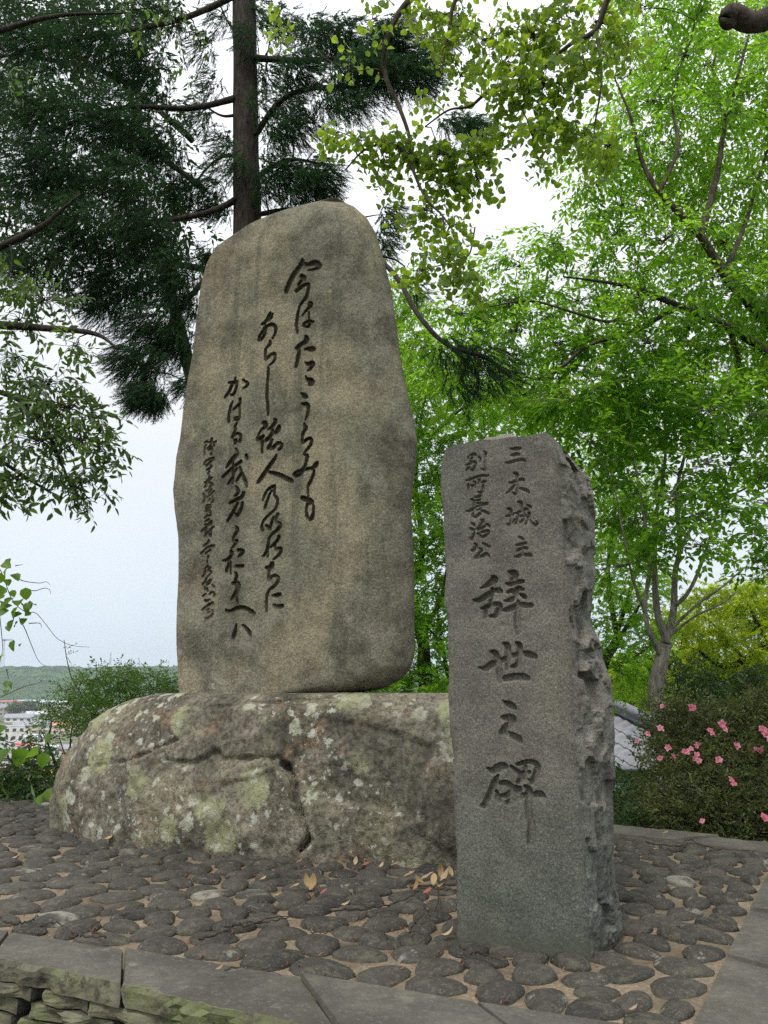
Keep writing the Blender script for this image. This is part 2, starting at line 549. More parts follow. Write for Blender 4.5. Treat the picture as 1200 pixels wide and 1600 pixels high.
# ------------------------------------------------------------------ brush strokes of the two inscriptions
# each block: (origin x, origin y, zoom, [characters]); a character is a list of strokes, a stroke a list of x, y, width
STELE = [
 (430, 390, 12.0, [
  [[505,165,15,500,240,75,440,330,80,360,450,85,280,590,85,215,750,85,205,790,50],[500,250,60,600,275,55,700,250,85,780,260,95,840,310,60,770,355,35,620,385,20],
   [490,490,70,530,530,90,555,555,50],[500,570,60,430,660,25],[400,770,60,450,730,70,540,670,60,610,650,50,630,700,45,610,800,50,580,900,60,510,990,40,460,1060,30,440,1130,30,425,1200,35]],
  [[425,1200,35,410,1300,50,397,1400,45,415,1520,35,420,1565,22],[510,1230,20,600,1120,35,670,1050,45,685,1010,32,650,985,20,630,1010,18,625,1100,18],[628,1170,20,630,1330,24],
   [710,1350,35,640,1340,40,560,1370,45,530,1410,35,560,1440,30,600,1450,40,640,1420,45,640,1390,30]]]),
 (430, 500, 12.0, [
  [[570,300,25,590,340,65,575,400,90,500,450,70,430,510,80,395,520,40],[440,555,40,450,590,50,430,680,60,410,780,55,390,870,40],[560,545,20,620,540,60,690,540,85,725,545,50],
   [565,795,20,620,820,60,680,800,80,700,830,60,670,880,50,610,950,15]],
  [[565,1050,16,590,1095,34,650,1130,100,670,1160,100,640,1195,50]]]),
 (430, 600, 12.0, [
  [[490,170,20,530,200,70,560,230,70,580,240,40],[500,365,30,540,375,55,590,380,70,615,430,45,615,500,40,595,590,35,560,675,15]],
  [[545,740,15,560,800,40,575,810,60,550,870,50,520,930,40,510,1020,40,520,1090,45,550,1070,45,610,1030,50,660,1020,45,680,1060,45,665,1140,45,620,1200,40,570,1260,30,550,1300,28,560,1330,30]]]),
 (430, 700, 12.0, [
  [[560,120,30,600,150,55,595,210,45,575,290,45,545,370,50,480,430,50,420,440,40,360,490,45,400,530,40,470,490,50,540,420,40,640,385,45,720,370,60,770,310,80,785,280,50]],
  [[735,430,25,715,510,45,680,600,45,635,680,40,615,740,30,620,830,28,625,910,24],[500,930,50,560,950,80,630,980,80,690,1010,60,650,1040,40],[600,1050,30,590,1150,30,600,1270,40,620,1310,25],
   [710,1060,20,725,1120,30,720,1220,45,690,1310,60,665,1345,40]]]),
 (380, 480, 12.0, [
  [[500,100,35,465,190,55,430,250,55,390,300,60,345,315,25],[545,120,25,520,190,50,470,240,40],
   [420,350,40,370,440,35,310,530,45,295,610,45,340,600,50,390,530,40,420,430,35,440,370,45,490,330,45,550,320,50,600,360,45,610,420,40,590,500,35,540,580,20]],
  [[490,620,15,500,680,45,450,740,35,415,800,40,415,900,40,430,970,45,470,930,45,530,880,50,580,870,50,600,930,40,570,1020,35,490,1090,15]]]),
 (380, 570, 12.0, [[[465,40,15,475,90,35,465,200,35,450,330,35,440,450,40,445,600,40,455,760,35,460,860,35,460,940,15]]]),
 (380, 650, 12.0, [
  [[365,120,40,400,130,80,420,190,70,350,240,40,290,330,20,260,400,25,270,440,50,330,410,65,370,380,50],[355,470,40,350,560,35,345,640,30,355,680,30],[580,60,40,600,90,60,570,160,60,520,210,50,470,250,20],
   [670,200,60,650,260,80,610,310,50],[545,260,50,540,330,60,490,400,60,430,450,60],[540,450,40,510,530,50,470,600,60],[510,580,50,560,600,55,610,540,50,660,500,45,720,530,45,715,590,50,670,635,35]],
  [[625,720,15,600,790,50,530,890,60,450,1000,70,380,1100,75,300,1210,65,265,1250,30],[500,1055,35,600,1080,55,700,1110,60,800,1160,60,900,1210,65,925,1225,40]]]),
 (380, 750, 12.0, [
  [[540,200,25,490,300,32,450,410,32,415,500,40,410,535,25],[370,380,15,400,290,32,450,200,36,520,140,45,585,120,50,600,170,28,585,250,28,600,300,26,650,350,26,650,430,35,620,520,35,560,590,28,480,660,24,400,740,25,360,820,28,350,890,40,370,940,40]],
  [[430,850,30,480,890,60,500,910,60],[515,870,35,540,780,35,570,700,25],[650,640,45,620,700,40,610,770,30,660,800,30,700,830,45,670,900,60,600,970,45,530,1030,30,490,1090,30,475,1170,45,460,1250,45,440,1330,35,400,1400,30,365,1425,15],[460,1350,30,455,1430,25]],
  [[670,1060,45,640,1130,40,580,1200,35,510,1260,25],[600,1220,28,605,1290,25],[660,1280,45,705,1290,50,700,1350,50,650,1420,30,570,1485,15]]]),
 (380, 850, 12.0, [
  [[520,340,15,540,390,90,500,440,70,430,440,40],[490,490,45,485,560,40,480,640,45,500,660,30,540,610,35,600,590,45,655,630,45,645,710,50,590,780,50,520,830,35,470,890,35,440,980,40,430,1080,35,430,1180,40,435,1250,30]],
  [[540,965,15,600,960,50,650,950,65,680,945,50],[570,1140,35,620,1170,60,680,1170,60,730,1160,50]]]),
 (330, 580, 12.0, [
  [[315,205,20,400,200,55,450,190,60,470,220,35,450,300,35,425,380,40,390,430,40,350,430,25],[440,110,14,435,170,40],[370,265,45,330,350,45,290,420,40,250,475,30],[580,150,20,640,190,30,680,230,45,640,280,35,590,310,15]],
  [[385,560,18,350,650,35,330,760,35,315,870,35,315,945,30],[525,510,50,525,580,40,470,640,40,400,710,20],[515,650,26,520,750,26,520,850,30,490,900,35,440,900,30,420,880,25,450,850,25,490,855,18]],
  [[470,960,25,430,1030,30,440,1060,35,430,1130,40,390,1235,45],[430,1200,25,480,1160,30,530,1180,35,545,1240,35,520,1310,40],[430,1290,35,460,1285,35,450,1330,40,430,1350,25]]]),
 (330, 680, 12.0, [
  [[455,255,30,480,310,40,490,340,45,430,400,80,360,480,70,300,560,40,270,600,14],[210,780,50,280,710,50,350,640,45,400,600,40],[400,520,30,405,650,35,400,790,30,390,900,20],[380,800,30,310,910,30],
   [430,570,40,490,530,45,550,490,50],[650,370,45,665,420,45,675,450,20],[525,590,25,560,680,35,600,780,40,640,880,45,660,960,25],[470,620,25,440,680,25],[550,710,40,500,800,40,465,855,30]],
  [[460,950,15,490,1010,50,500,1070,50,440,1135,30],[600,1080,55,570,1150,55,480,1200,60,400,1240,45,345,1265,40],[490,1270,35,430,1390,50,360,1510,50,300,1605,40],[575,1270,40,565,1350,50,520,1450,55,480,1505,50,445,1470,25]]]),
 (330, 760, 12.0, [
  [[460,740,14,480,790,50,490,820,60,460,870,50,420,930,35,410,1010,35,480,1020,40,450,1070,40,380,1160,18]],
  [[370,1220,50,390,1260,55,350,1330,60,280,1385,50,215,1387,14],[510,1190,45,570,1200,55,600,1220,45,570,1270,60,515,1315,20],[326,1436,18,304,1515,45,287,1582,50],[366,1414,16,366,1537,22,375,1633,18],[461,1492,22,529,1498,45,585,1492,54,607,1498,22]]]),
 (330, 860, 10.67, [
  [[405,370,20,425,410,35,415,480,45,400,540,50,350,540,15],[440,560,80,450,620,80,420,700,55,380,760,40,335,825,15],[430,740,30,435,830,20,450,890,12]],
  [[245,990,25,290,1015,35,350,1000,40,430,960,45,510,950,50,590,970,50,660,1010,45,715,1050,40]],
  [[420,1235,15,410,1310,35,385,1400,55,370,1440,50],[525,1240,15,580,1290,35,630,1350,45,655,1415,25]]]),
]
STELE_SMALL = [
 (295, 675, 16.0, [
  [[390,250,34,440,230,45],[410,320,30,380,400,24,375,470,24,385,560,18],[560,170,60,540,240,50,500,245,30],[600,255,35,660,230,40],[540,310,32,490,370,32,450,405,28],[610,315,36,625,325,36],[560,370,28,500,430,40],[565,430,40,575,450,40],[545,530,34,560,545,34]],
  [[430,700,34,400,750,36,375,790,28],[470,690,32,540,655,36,600,640,45,620,670,30],[580,690,24,500,760,40,430,835,36],[530,820,28,550,850,24,490,910,36,435,940,32],[500,980,26,470,1030,32,490,1045,28]],
  [[510,1110,28,480,1190,40,420,1250,36,390,1260,22],[570,1130,28,520,1190,40],[440,1270,28,420,1330,32,400,1370,32],[510,1260,28,560,1280,36,600,1310,30]],
  [[540,1360,45,510,1420,36,480,1470,32,425,1465,32],[570,1430,32,500,1530,32],[630,1480,40,560,1560,32,500,1600,30,450,1645,24],[360,1540,24,400,1590,32,390,1670,32,380,1730,42,345,1760,24],[530,1670,32,500,1720,36],[590,1610,28,605,1690,32,590,1750,36,555,1765,26]]]),
 (295, 765, 16.0, [
  [[440,400,28,500,380,28,550,400,28,530,460,28,440,490,28,430,430,24],[480,440,22,510,440,22],[430,540,36,500,530,40,545,560,32,545,620,32,500,655,26],[460,620,24,400,715,24]],
  [[415,785,32,500,745,40],[510,830,28,570,795,36],[405,870,32,470,870,40,560,860,26],[470,900,28,400,960,28,340,1020,40,310,1050,18],[610,925,36,540,990,28,470,1060,28,410,1130,32,400,1170,22],[430,1000,46,400,1030,32],[545,1040,32,555,1050,32],[500,1100,30,540,1150,44,560,1100,22]],
  [[480,1250,28,500,1290,50,440,1350,50,370,1405,36],[620,1400,48,530,1420,45,440,1460,40,370,1530,36,310,1595,40],[540,1505,32,470,1550,28,420,1590,32]]]),
 (295, 855, 13.33, [
  [[400,190,32,390,230,22],[385,290,28,380,330,24],[390,395,34,330,445,22],[440,430,36,400,480,24],[340,490,26,320,560,30,290,605,30],[455,500,38,462,520,38],[430,570,18,380,620,18]],
  [[365,650,26,340,710,30,290,775,30],[380,740,22,430,690,22,465,690,25,440,740,25,380,780,22],[330,820,22,340,880,22],[500,790,34,535,820,30],[380,860,30,400,910,25],[360,970,22,300,1020,25],[440,970,22,490,940,22,540,960,25,540,1005,22]],
  [[350,1110,30,390,1115,35,440,1090,22],[510,1155,35,440,1190,40,370,1240,40,295,1300,30],[380,1310,26,430,1290,30],[405,1360,44,430,1358,40],[500,1310,26,510,1370,30,470,1430,35,390,1490,45,350,1480,25]]]),
]
PILLAR = [
 (715, 690, 16.0, [
  [[310,330,30,400,305,60,450,330,40],[265,360,30,265,400,30],[320,415,28,360,400,36,375,360,30],[310,475,30,390,500,60,450,520,50],[220,570,30,300,545,50,350,530,40],[450,540,50,420,640,60,370,710,60,320,690,30],[280,630,40,215,710,30],[530,385,35,570,430,50,555,510,30],
   [650,235,20,700,280,60,690,350,45,690,480,38,695,600,40,700,690,60,650,700,50,590,680,15]],
  [[200,970,20,280,965,50,400,910,55,520,870,55,640,850,55,740,860,40,775,840,20],[260,1060,25,270,1130,50,270,1200,50],[330,1090,25,370,1100,50,350,1130,25],[390,1000,25,440,1010,40,430,1090,40,430,1160,35],[510,940,40,540,950,60,530,1030,50,510,1070,20],[610,1020,45,680,1000,45,710,995,30],
   [640,1070,40,640,1150,70,630,1240,70,570,1280,50,520,1265,25]],
  [[430,1395,30,510,1380,55,570,1350,60],[350,1450,50,400,1470,50,400,1540,42,400,1610,45],[460,1475,25,510,1465,50,560,1450,45],[460,1535,25,520,1540,45,570,1525,40],[440,1635,30,540,1600,55,640,1570,70,740,1555,60],[210,1735,20,280,1740,50,360,1700,60,420,1660,60],[470,1710,18,530,1700,30,590,1655,15],
   [380,1760,20,380,1860,50,420,1900,60,500,1850,70,570,1790,50],[570,1725,30,660,1750,60,760,1800,60,780,1820,30]]]),
 (715, 780, 16.0, [
  [[350,600,25,390,630,70,420,660,40],[310,730,25,345,750,70,370,780,40],[430,750,15,410,850,35,370,950,60,350,1010,60,320,970,20],[580,520,30,630,540,80,580,620,50,540,700,40,490,750,60,570,740,60,640,700,55,690,670,40],[700,620,30,760,650,70,800,700,40],[490,860,30,530,880,60,560,930,50],
   [570,820,40,640,810,60,740,790,50,770,830,50,720,890,60,640,940,60,560,940,50]],
  [[430,1120,40,470,1160,60,430,1230,70,370,1290,60,330,1275,25],[620,1105,30,700,1140,60,780,1190,50,800,1180,20],[530,1230,30,590,1270,70,550,1330,60,500,1400,60,440,1470,70,540,1450,80,640,1410,80,710,1370,70,770,1420,60,795,1465,30]]]),
 (775, 690, 15.0, [
  [[330,155,20,400,160,55,480,150,90,560,140,60],[350,310,30,420,300,60,500,280,60,550,295,30],[230,490,25,290,500,55,400,460,60,520,430,60,620,420,70,685,455,40]],
  [[430,745,50,480,770,80,490,850,60,490,960,60,500,1080,60,490,1200,70,450,1240,60,390,1195,20],[305,965,25,380,965,50,450,930,50,560,900,55,620,890,70,660,915,40],[430,1030,40,370,1100,50,300,1170,40,245,1220,20],[540,1090,30,640,1120,60,730,1165,75,775,1200,40]]]),
 (775, 780, 15.0, [
  [[280,225,40,340,250,70,350,340,60,350,450,60,350,550,60],[240,405,30,300,390,60,370,370,60,410,350,30],[265,580,30,310,600,80,370,560,50,430,480,30],[450,325,25,520,350,45,500,450,45,450,580,40],[520,300,25,580,290,45,690,235,60,740,230,50],
   [520,65,30,580,80,70,590,160,60,610,260,50,680,380,50,770,480,45,850,560,50,920,610,70,960,570,50,940,510,20],[730,140,25,780,165,60,820,195,40],[550,400,40,620,390,50,660,420,40,620,500,50,570,545,45],[770,320,60,780,360,60,740,460,60,690,580,45]],
  [[530,885,25,590,915,65,630,945,60],[460,1080,20,540,1070,50,640,1040,60,700,1035,50],[490,1220,30,540,1180,50,620,1150,60,700,1150,60,740,1165,20],[610,1090,40,610,1200,60,610,1300,50],[440,1350,30,510,1350,70,600,1310,60,700,1310,70,790,1315,80,835,1330,40]]]),
 (730, 880, 10.0, [
  [[390,210,40,420,260,110,340,320,80,260,370,40,205,390,15],[100,580,30,180,580,70,280,520,80,370,460,60,430,420,60,490,430,80,535,440,40],[385,400,40,380,500,50,365,600,50,370,650,50],[225,710,30,290,690,60,360,660,60,450,640,60,510,660,70,490,740,90,440,820,70,350,830,30],[270,720,60,285,800,60,275,860,30],
   [660,135,40,730,170,110,740,210,100,690,255,40],[610,320,30,680,330,70,770,300,70,870,285,50],[630,460,30,690,430,60,730,470,60,790,400,80,870,410,40],[585,590,25,660,580,60,740,540,80,780,480,50],[830,490,30,880,520,70,910,545,40],[530,745,20,620,730,70,720,690,80,800,650,70,900,660,80,1000,660,60],
   [780,600,60,785,720,90,785,850,100,785,980,90,785,1100,60]]]),
 (730, 990, 10.0, [
  [[185,530,20,280,550,80,370,490,90,450,460,80,560,410,70,640,370,70,740,340,70,870,310,60,960,330,100,1060,360,70],[360,285,20,430,310,90,470,400,80,490,520,80,500,650,80,510,750,60],[560,150,20,620,190,90,640,280,90,640,370,80,620,480,60,620,560,30],
   [760,140,20,810,180,80,820,270,80,810,370,80,790,470,60,740,510,60,690,520,30],[545,720,60,620,700,90,740,680,100,860,680,110,950,700,60]]]),
 (760, 1080, 17.14, [
  [[455,270,30,540,330,110,640,390,180,740,450,120],[395,690,30,480,720,130,580,730,190,680,760,220,640,870,190,520,980,170,430,1090,150,390,1140,90],[500,1120,150,620,1160,120,740,1220,170,850,1290,170,920,1380,60]]]),
 (740, 1180, 10.0, [
  [[220,210,30,290,250,90,380,210,120,460,180,110,510,190,50],[370,320,40,330,420,80,280,540,80,220,680,80,160,800,80,110,780,20],[400,450,50,480,440,80,560,480,90,600,560,100,540,630,90,440,640,50],[350,580,60,370,660,80,400,720,60],[580,180,30,640,230,60,720,300,60,740,400,70,690,430,50],
   [680,150,40,780,120,60,880,110,60,980,150,80,990,240,90,950,360,80,900,440,60],[740,280,40,820,290,50,870,270,40],[710,390,50,850,390,40],[800,180,60,800,380,60],[660,500,40,710,540,80,650,640,90,560,740,100,520,740,50],[560,760,60,680,690,80,780,630,70],[800,490,40,860,540,90,860,640,90,930,630,80,1040,620,100,1100,660,40],
   [855,640,90,850,800,90,870,950,90,900,1100,100,900,1250,110,890,1380,90]]]),
]

def strokes_on_plane(blocks, p0, n, e):
    """-> list of characters, each an array of segments (s0, z0, w0, s1, z1, w1) in metres on the face"""
    chars = []
    for ox, oy, k, cs in blocks:
        for ch in cs:
            segs = []
            for st in ch:
                P = np.array(st, float).reshape(-1, 3)
                W = []
                for x, y, w in P:
                    q = onplane(ox + x / k, oy + y / k, p0, n)
                    dist = np.linalg.norm(q - np.array([0, 0, CAMZ]))
                    W.append((np.dot(q - p0, e), q[2], (w / k) / FPX * dist))
                W = resample(np.array(W), max(2, 3 * len(W)))
                segs.append(np.hstack([W[:-1], W[1:]]))
            chars.append(np.vstack(segs))
    return chars

def carve(S, Z, chars, edge):
    """S, Z: 2-D grids of face coordinates. -> depth factor 0..1 and character index (-1 = none)"""
    depth = np.zeros(S.shape)
    idx = np.full(S.shape, -1, dtype=np.int32)
    for ci, seg in enumerate(chars):
        pad = 0.04
        lo_s, hi_s = min(seg[:, 0].min(), seg[:, 3].min()) - pad, max(seg[:, 0].max(), seg[:, 3].max()) + pad
        lo_z, hi_z = min(seg[:, 1].min(), seg[:, 4].min()) - pad, max(seg[:, 1].max(), seg[:, 4].max()) + pad
        ii = np.nonzero((S > lo_s) & (S < hi_s) & (Z > lo_z) & (Z < hi_z))
        if not len(ii[0]): continue
        x, y = S[ii][:, None], Z[ii][:, None]
        dx, dy = seg[:, 3] - seg[:, 0], seg[:, 4] - seg[:, 1]
        L2 = dx * dx + dy * dy + 1e-12
        t = np.clip(((x - seg[:, 0]) * dx + (y - seg[:, 1]) * dy) / L2, 0, 1)
        d = np.hypot(x - seg[:, 0] - t * dx, y - seg[:, 1] - t * dy) - 0.5 * (seg[:, 2] + t * (seg[:, 5] - seg[:, 2]))
        f = smooth01(0.5 - d.min(1) / edge)
        cur = depth[ii]
        new = f > cur
        depth[ii] = np.where(new, f, cur)
        k = idx[ii]
        k[new & (f > 0.02)] = ci
        idx[ii] = k
    return depth, idx

def split_grid(V, nr, nc, cidx, closed_cols):
    """quads of an nr x nc vertex grid, sorted into base quads and one array per character"""
    i = np.arange(nr - 1)[:, None] * nc
    if closed_cols:
        j = np.arange(nc)[None, :]
        j2 = (j + 1) % nc
    else:
        j = np.arange(nc - 1)[None, :]
        j2 = j + 1
    Q = np.stack([i + j, i + j2, i + nc + j2, i + nc + j], -1).reshape(-1, 4)
    c = cidx[Q].max(1)
    return Q[c < 0], {k: Q[c == k] for k in np.unique(c[c >= 0])}

def sub_mesh(name, V, Q, mat, parent):
    u, inv = np.unique(Q.ravel(), return_inverse=True)
    return mesh_obj(name, V[u], inv.reshape(-1, 4), mat, parent, True)

def facets(Q, n, seed, sharp, slope=1.0):
    """faceted relief: every random site owns a tilted plane, blended over a narrow seam"""
    r = np.random.default_rng(seed)
    lo, hi = Q.min(0), Q.max(0)
    st = r.uniform(lo, hi, (n, Q.shape[1]))
    hh, sl = r.normal(0, 1, n), r.normal(0, slope, (n, Q.shape[1]))
    out = np.empty(len(Q))
    for c in range(0, len(Q), 8000):
        d = Q[c:c + 8000, None, :] - st[None]
        d2 = (d ** 2).sum(-1)
        w = np.exp(-sharp * (d2 - d2.min(1, keepdims=True)))
        out[c:c + 8000] = (w * (hh + (d * sl).sum(-1))).sum(1) / w.sum(1)
    return out

TH = math.radians(21.5)
E_ = np.array([math.cos(TH), -math.sin(TH), 0.0])      # to the right along the faces
NB = np.array([math.sin(TH), math.cos(TH), 0.0])       # away from the viewer

# ------------------------------------------------------------------ the tall inscribed stele
def build_stele():
    p0 = at(450, 1088, 4.75)
    left = [(281,1094),(278,1060),(277,1010),(278,950),(280,900),(279,840),(273,800),(271,770),(275,720),(281,690),(285,655),(291,610),(300,560),(307,500),(313,455),(322,420),(335,393),(360,372),(385,352),(410,338),(440,325),(470,313),(500,308)]
    right = [(500,308),(530,313),(555,325),(575,343),(590,368),(602,410),(612,450),(622,510),(628,560),(640,620),(652,670),(655,692),(653,725),(648,760),(645,800),(648,850),(649,900),(650,960),(650,1015),(645,1042),(630,1061),(600,1076),(560,1083),(520,1087)]
    Lp = np.array([onplane(x, y, p0 + NB * 0.06, -NB) for x, y in left])
    Rp = np.array([onplane(x, y, p0 + NB * 0.20, -NB) for x, y in right])
    Ls, Lz = (Lp - p0) @ E_, Lp[:, 2]
    Rs, Rz = ((Rp - p0) @ E_)[::-1], Rp[::-1, 2]
    zb, zt = Lz[0] - 0.07, min(Lz.max(), Rz.max()) - 0.002
    z1 = np.arange(zb, zt - 0.28, 0.0048)
    t = np.linspace(0, 1, 110)[1:]
    z2 = z1[-1] + (zt - z1[-1]) * (1 - (1 - t) ** 2)
    z = np.concatenate([z1, z2])
    o1, o2 = np.argsort(Lz), np.argsort(Rz)
    Lf, Rf = np.interp(z, Lz[o1], Ls[o1]), np.interp(z, Rz[o2], Rs[o2])
    def sm(a, k):
        pad = np.concatenate([np.full(k, a[0]), a, np.full(k, a[-1])])
        return np.convolve(pad, np.hanning(2 * k + 1) / np.hanning(2 * k + 1).sum(), 'valid')
    n1 = len(z1)
    Lf[:n1 - 10], Rf[:n1 - 10] = sm(Lf, 9)[:n1 - 10], sm(Rf, 5)[:n1 - 10]
    apex = 0.5 * (Lf[-1] + Rf[-1])
    Lf, Rf = np.minimum(Lf, apex - 0.004), np.maximum(Rf, apex + 0.004)
    N, nb = 300, 22
    u = np.linspace(0, 1, N)[None, :]
    Wd = (Rf - Lf)[:, None]
    S = Lf[:, None] + Wd * u
    Z = np.repeat(z[:, None], N, 1)
    rl, rr, rt = np.minimum(0.05, 0.45 * Wd), np.minimum(0.24, 0.45 * Wd), 0.42
    a = np.clip((Lf[:, None] + rl - S) / rl, 0, 1)
    b = np.clip((S - (Rf[:, None] - rr)) / rr, 0, 1)
    c = np.clip((Z - (zt - rt)) / rt, 0, 1)
    bb = np.clip((zb + 0.33 - Z) / 0.30, 0, 1) * smooth01((S - (Lf[:, None] + 0.55 * Wd)) / (0.3 * Wd))   # rounded lower right
    D = 0.17 * (1 - np.sqrt(1 - a * a)) + 0.21 * (1 - np.sqrt(1 - b * b)) + 0.13 * (1 - np.sqrt(1 - c * c)) + 0.17 * (1 - np.sqrt(1 - np.minimum(bb, 1) ** 2))
    D = 0.23 * np.tanh(D / 0.23 * 1.05)
    P3 = np.stack([S.ravel(), Z.ravel(), np.zeros(S.size)], 1)
    und = 0.016 * fbm(P3, 1.5, 3, 3).reshape(S.shape) + 0.005 * fbm(P3, 6.5, 3, 5).reshape(S.shape)
    rough = 0.0016 * fbm(P3, 55.0, 3, 7).reshape(S.shape)
    # shallow scooped dips in the upper right of the face
    dip = 0.022 * np.exp(-(((S - 0.27) / 0.16) ** 2 + ((Z - 2.72) / 0.12) ** 2)) + 0.018 * np.exp(-(((S - 0.42) / 0.12) ** 2 + ((Z - 2.3) / 0.2) ** 2))
    big = strokes_on_plane(STELE, p0, -NB, E_)
    small = strokes_on_plane(STELE_SMALL, p0, -NB, E_)
    c1, i1 = carve(S, Z, big, 0.0075)
    c2, i2 = carve(S, Z, small, 0.006)
    cd = 0.016 * c1 + 0.0075 * c2
    ci = np.where(i2 >= 0, i2 + len(big), i1)
    D = D + und + rough + dip + cd
    # back of the stone, coarse
    ub = np.linspace(1, 0, nb + 2)[None, 1:-1]
    Sb = Lf[:, None] + Wd * ub
    edge = np.clip(1 - np.abs(2 * ub - 1), 0, 1)
    capb = np.clip((z[:, None] - (zt - rt)) / rt, 0, 1)
    Db = 0.25 + 0.20 * np.sqrt(np.clip(1 - (1 - edge) ** 3, 0, 1)) - 0.16 * (1 - np.sqrt(1 - capb ** 2))
    Zb = np.repeat(z[:, None], nb, 1)
    Sa, Za, Da = np.hstack([S, Sb]), np.hstack([Z, Zb]), np.hstack([D, Db])
    V = p0 * np.array([1, 1, 0]) + Sa.reshape(-1, 1) * E_ + Da.reshape(-1, 1) * NB
    V[:, 2] = Za.ravel()
    nc = N + nb
    cidx = np.hstack([ci, np.full((len(z), nb), -1)]).ravel()
    base, chars = split_grid(V, len(z), nc, cidx, True)
    top = (len(z) - 1) * nc + np.arange(nc)
    V = np.vstack([V, V[top].mean(0)])
    cap = np.stack([top, np.roll(top, -1), np.full(nc, len(V) - 1)], 1)
    loc = p0 + NB * 0.22 + E_ * 0.1
    loc[2] = zb
    st = thing("inscribed_stele", loc, "tall brown-grey standing stone with rounded top and columns of carved brush writing on boulder", "monument")
    slab = mesh_obj("stone_slab", V, [base, cap], mat_stele(), st, True)
    groove_shade_dirt = mat_groove_shade_dirt()
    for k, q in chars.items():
        sub_mesh("carved_character", V, q, groove_shade_dirt, slab)
    return p0

# ------------------------------------------------------------------ the low inscribed pillar
def build_pillar():
    p0 = ground(713, 1472)
    left = [(713,1492),(713,1466),(712,1360),(712,1300),(708,1240),(709,1189),(703,1150),(699,1090),(700,1065),(701,966),(694,946),(695,895),(692,838),(688,748),(690,715),(694,694)]
    mid = [(924,1520),(922,1497),(910,1300),(895,1150),(895,1065),(887,923),(880,838),(871,697),(866,668)]
    outr = [(968,1480),(970,1455),(964,1420),(957,1345),(960,1270),(960,1150),(955,1090),(955,1073),(943,1031),(940,1005),(924,971),(926,937),(928,895),(929,833),(930,793),(918,733),(916,711)]
    dz = 0.28
    Lp = np.array([onplane(x, y, p0, -NB) for x, y in left]); Mp = np.array([onplane(x, y, p0, -NB) for x, y in mid])
    Op = np.array([onplane(x, y, p0 + NB * dz, -NB) for x, y in outr])
    zb, zt = -0.03, Mp[-1, 2] - 0.012
    z = np.arange(zb, zt + 0.001, 0.0030)
    f = lambda P: np.interp(z, P[np.argsort(P[:, 2]), 2], ((P - p0) @ E_)[np.argsort(P[:, 2])])
    L, B, O = f(Lp), f(Mp), f(Op)
    nz = lambda sc, sd: fbm(np.stack([z, np.zeros_like(z), np.zeros_like(z)], 1), sc, 4, sd)
    L = L + 0.006 * nz(14, 2)
    B = B + 0.010 * nz(9, 4)
    O = O + 0.010 * nz(11, 6)
    nf, ns, nbk, nl = 150, 70, 10, 24
    uf = np.linspace(0, 1, nf)[None, :]
    Sf = L[:, None] + (B - L)[:, None] * uf
    Zf = np.repeat(z[:, None], nf, 1)
    Pf = np.stack([Sf.ravel(), Zf.ravel(), np.zeros(Sf.size)], 1)
    bev = 0.012 * np.clip(1 - uf / 0.035, 0, 1) ** 2 + 0.014 * np.clip((uf - 0.95) / 0.05, 0, 1) ** 2
    Df = bev + 0.0035 * fbm(Pf, 5, 3, 11).reshape(Sf.shape) + 0.0010 * fbm(Pf, 70, 2, 12).reshape(Sf.shape)
    chars = strokes_on_plane(PILLAR, p0, -NB, E_)
    cd, ci = carve(Sf, Zf, chars, 0.0055)
    widths = np.array([np.concatenate([c[:, 2], c[:, 5]]).max() for c in chars])
    dep = np.where(widths > 0.02, 0.020, 0.013)
    Df = Df + cd * np.where(ci >= 0, dep[np.maximum(ci, 0)], 0.0)
    us = np.linspace(0, 1, ns + 1)[None, 1:]
    Ss = B[:, None] + (O - B)[:, None] * (0.75 * us + 0.25 * np.sin(us * math.pi / 2))
    Ds = 0.014 + dz * us + 0 * Ss
    Zs = np.repeat(z[:, None], ns, 1)
    Q = np.stack([Ds.ravel() * 1.0, Zs.ravel(), Ss.ravel() * 0 + 3.3], 1)
    r1 = fbm(Q * np.array([1, 0.55, 1]), 7.5, 4, 21).reshape(Ss.shape)
    r2 = 1 - np.abs(fbm(Q + 0.3, 11.0, 3, 25)).reshape(Ss.shape) * 2.2
    r3 = fbm(Q, 40.0, 3, 29).reshape(Ss.shape)
    amp = np.sin(np.clip(us, 0, 1) * math.pi) ** 0.5 * np.ones_like(Ss)
    Qw = np.stack([Ds.ravel() * 1.3, Zs.ravel()], 1) + 0.02 * np.stack([r1.ravel(), r3.ravel()], 1)
    fc = facets(Qw, 85, 9, 6500.0, 7.5).reshape(Ss.shape)
    out = amp * (0.012 * r1 + 0.015 * np.clip(fc, -2.2, 2.2) + 0.004 * r3) + 0.0025 * r3
    Ss, Ds = Ss + out * 0.95, Ds - out * 0.35
    zr = (O + 0.02)[:, None]
    ub = np.linspace(0, 1, nbk + 1)[None, 1:]
    Sb = O[:, None] + (L - 0.01 - O)[:, None] * ub
    Db = dz + 0.05 * np.sin(ub * math.pi) + 0 * Sb
    ul = np.linspace(0, 1, nl + 1)[None, 1:-1]
    Sl = L[:, None] - 0.01 * (1 - ul) + 0 * ul
    Dl = dz * (1 - ul) + 0 * Sl
    Zl = np.repeat(z[:, None], ul.shape[1], 1)
    rl = fbm(np.stack([Dl.ravel(), Zl.ravel(), Sl.ravel()], 1), 13, 4, 33).reshape(Sl.shape)
    Sl = Sl - 0.016 * np.abs(rl) * np.sin(ul * math.pi)
    S = np.hstack([Sf, Ss, Sb, Sl]); D = np.hstack([Df, Ds, Db, Dl])
    nc = S.shape[1]
    Z = np.repeat(z[:, None], nc, 1)
    # sag the top rim where the arrises are broken away
    k = np.clip((Z - (zt - 0.16)) / 0.16, 0, 1)
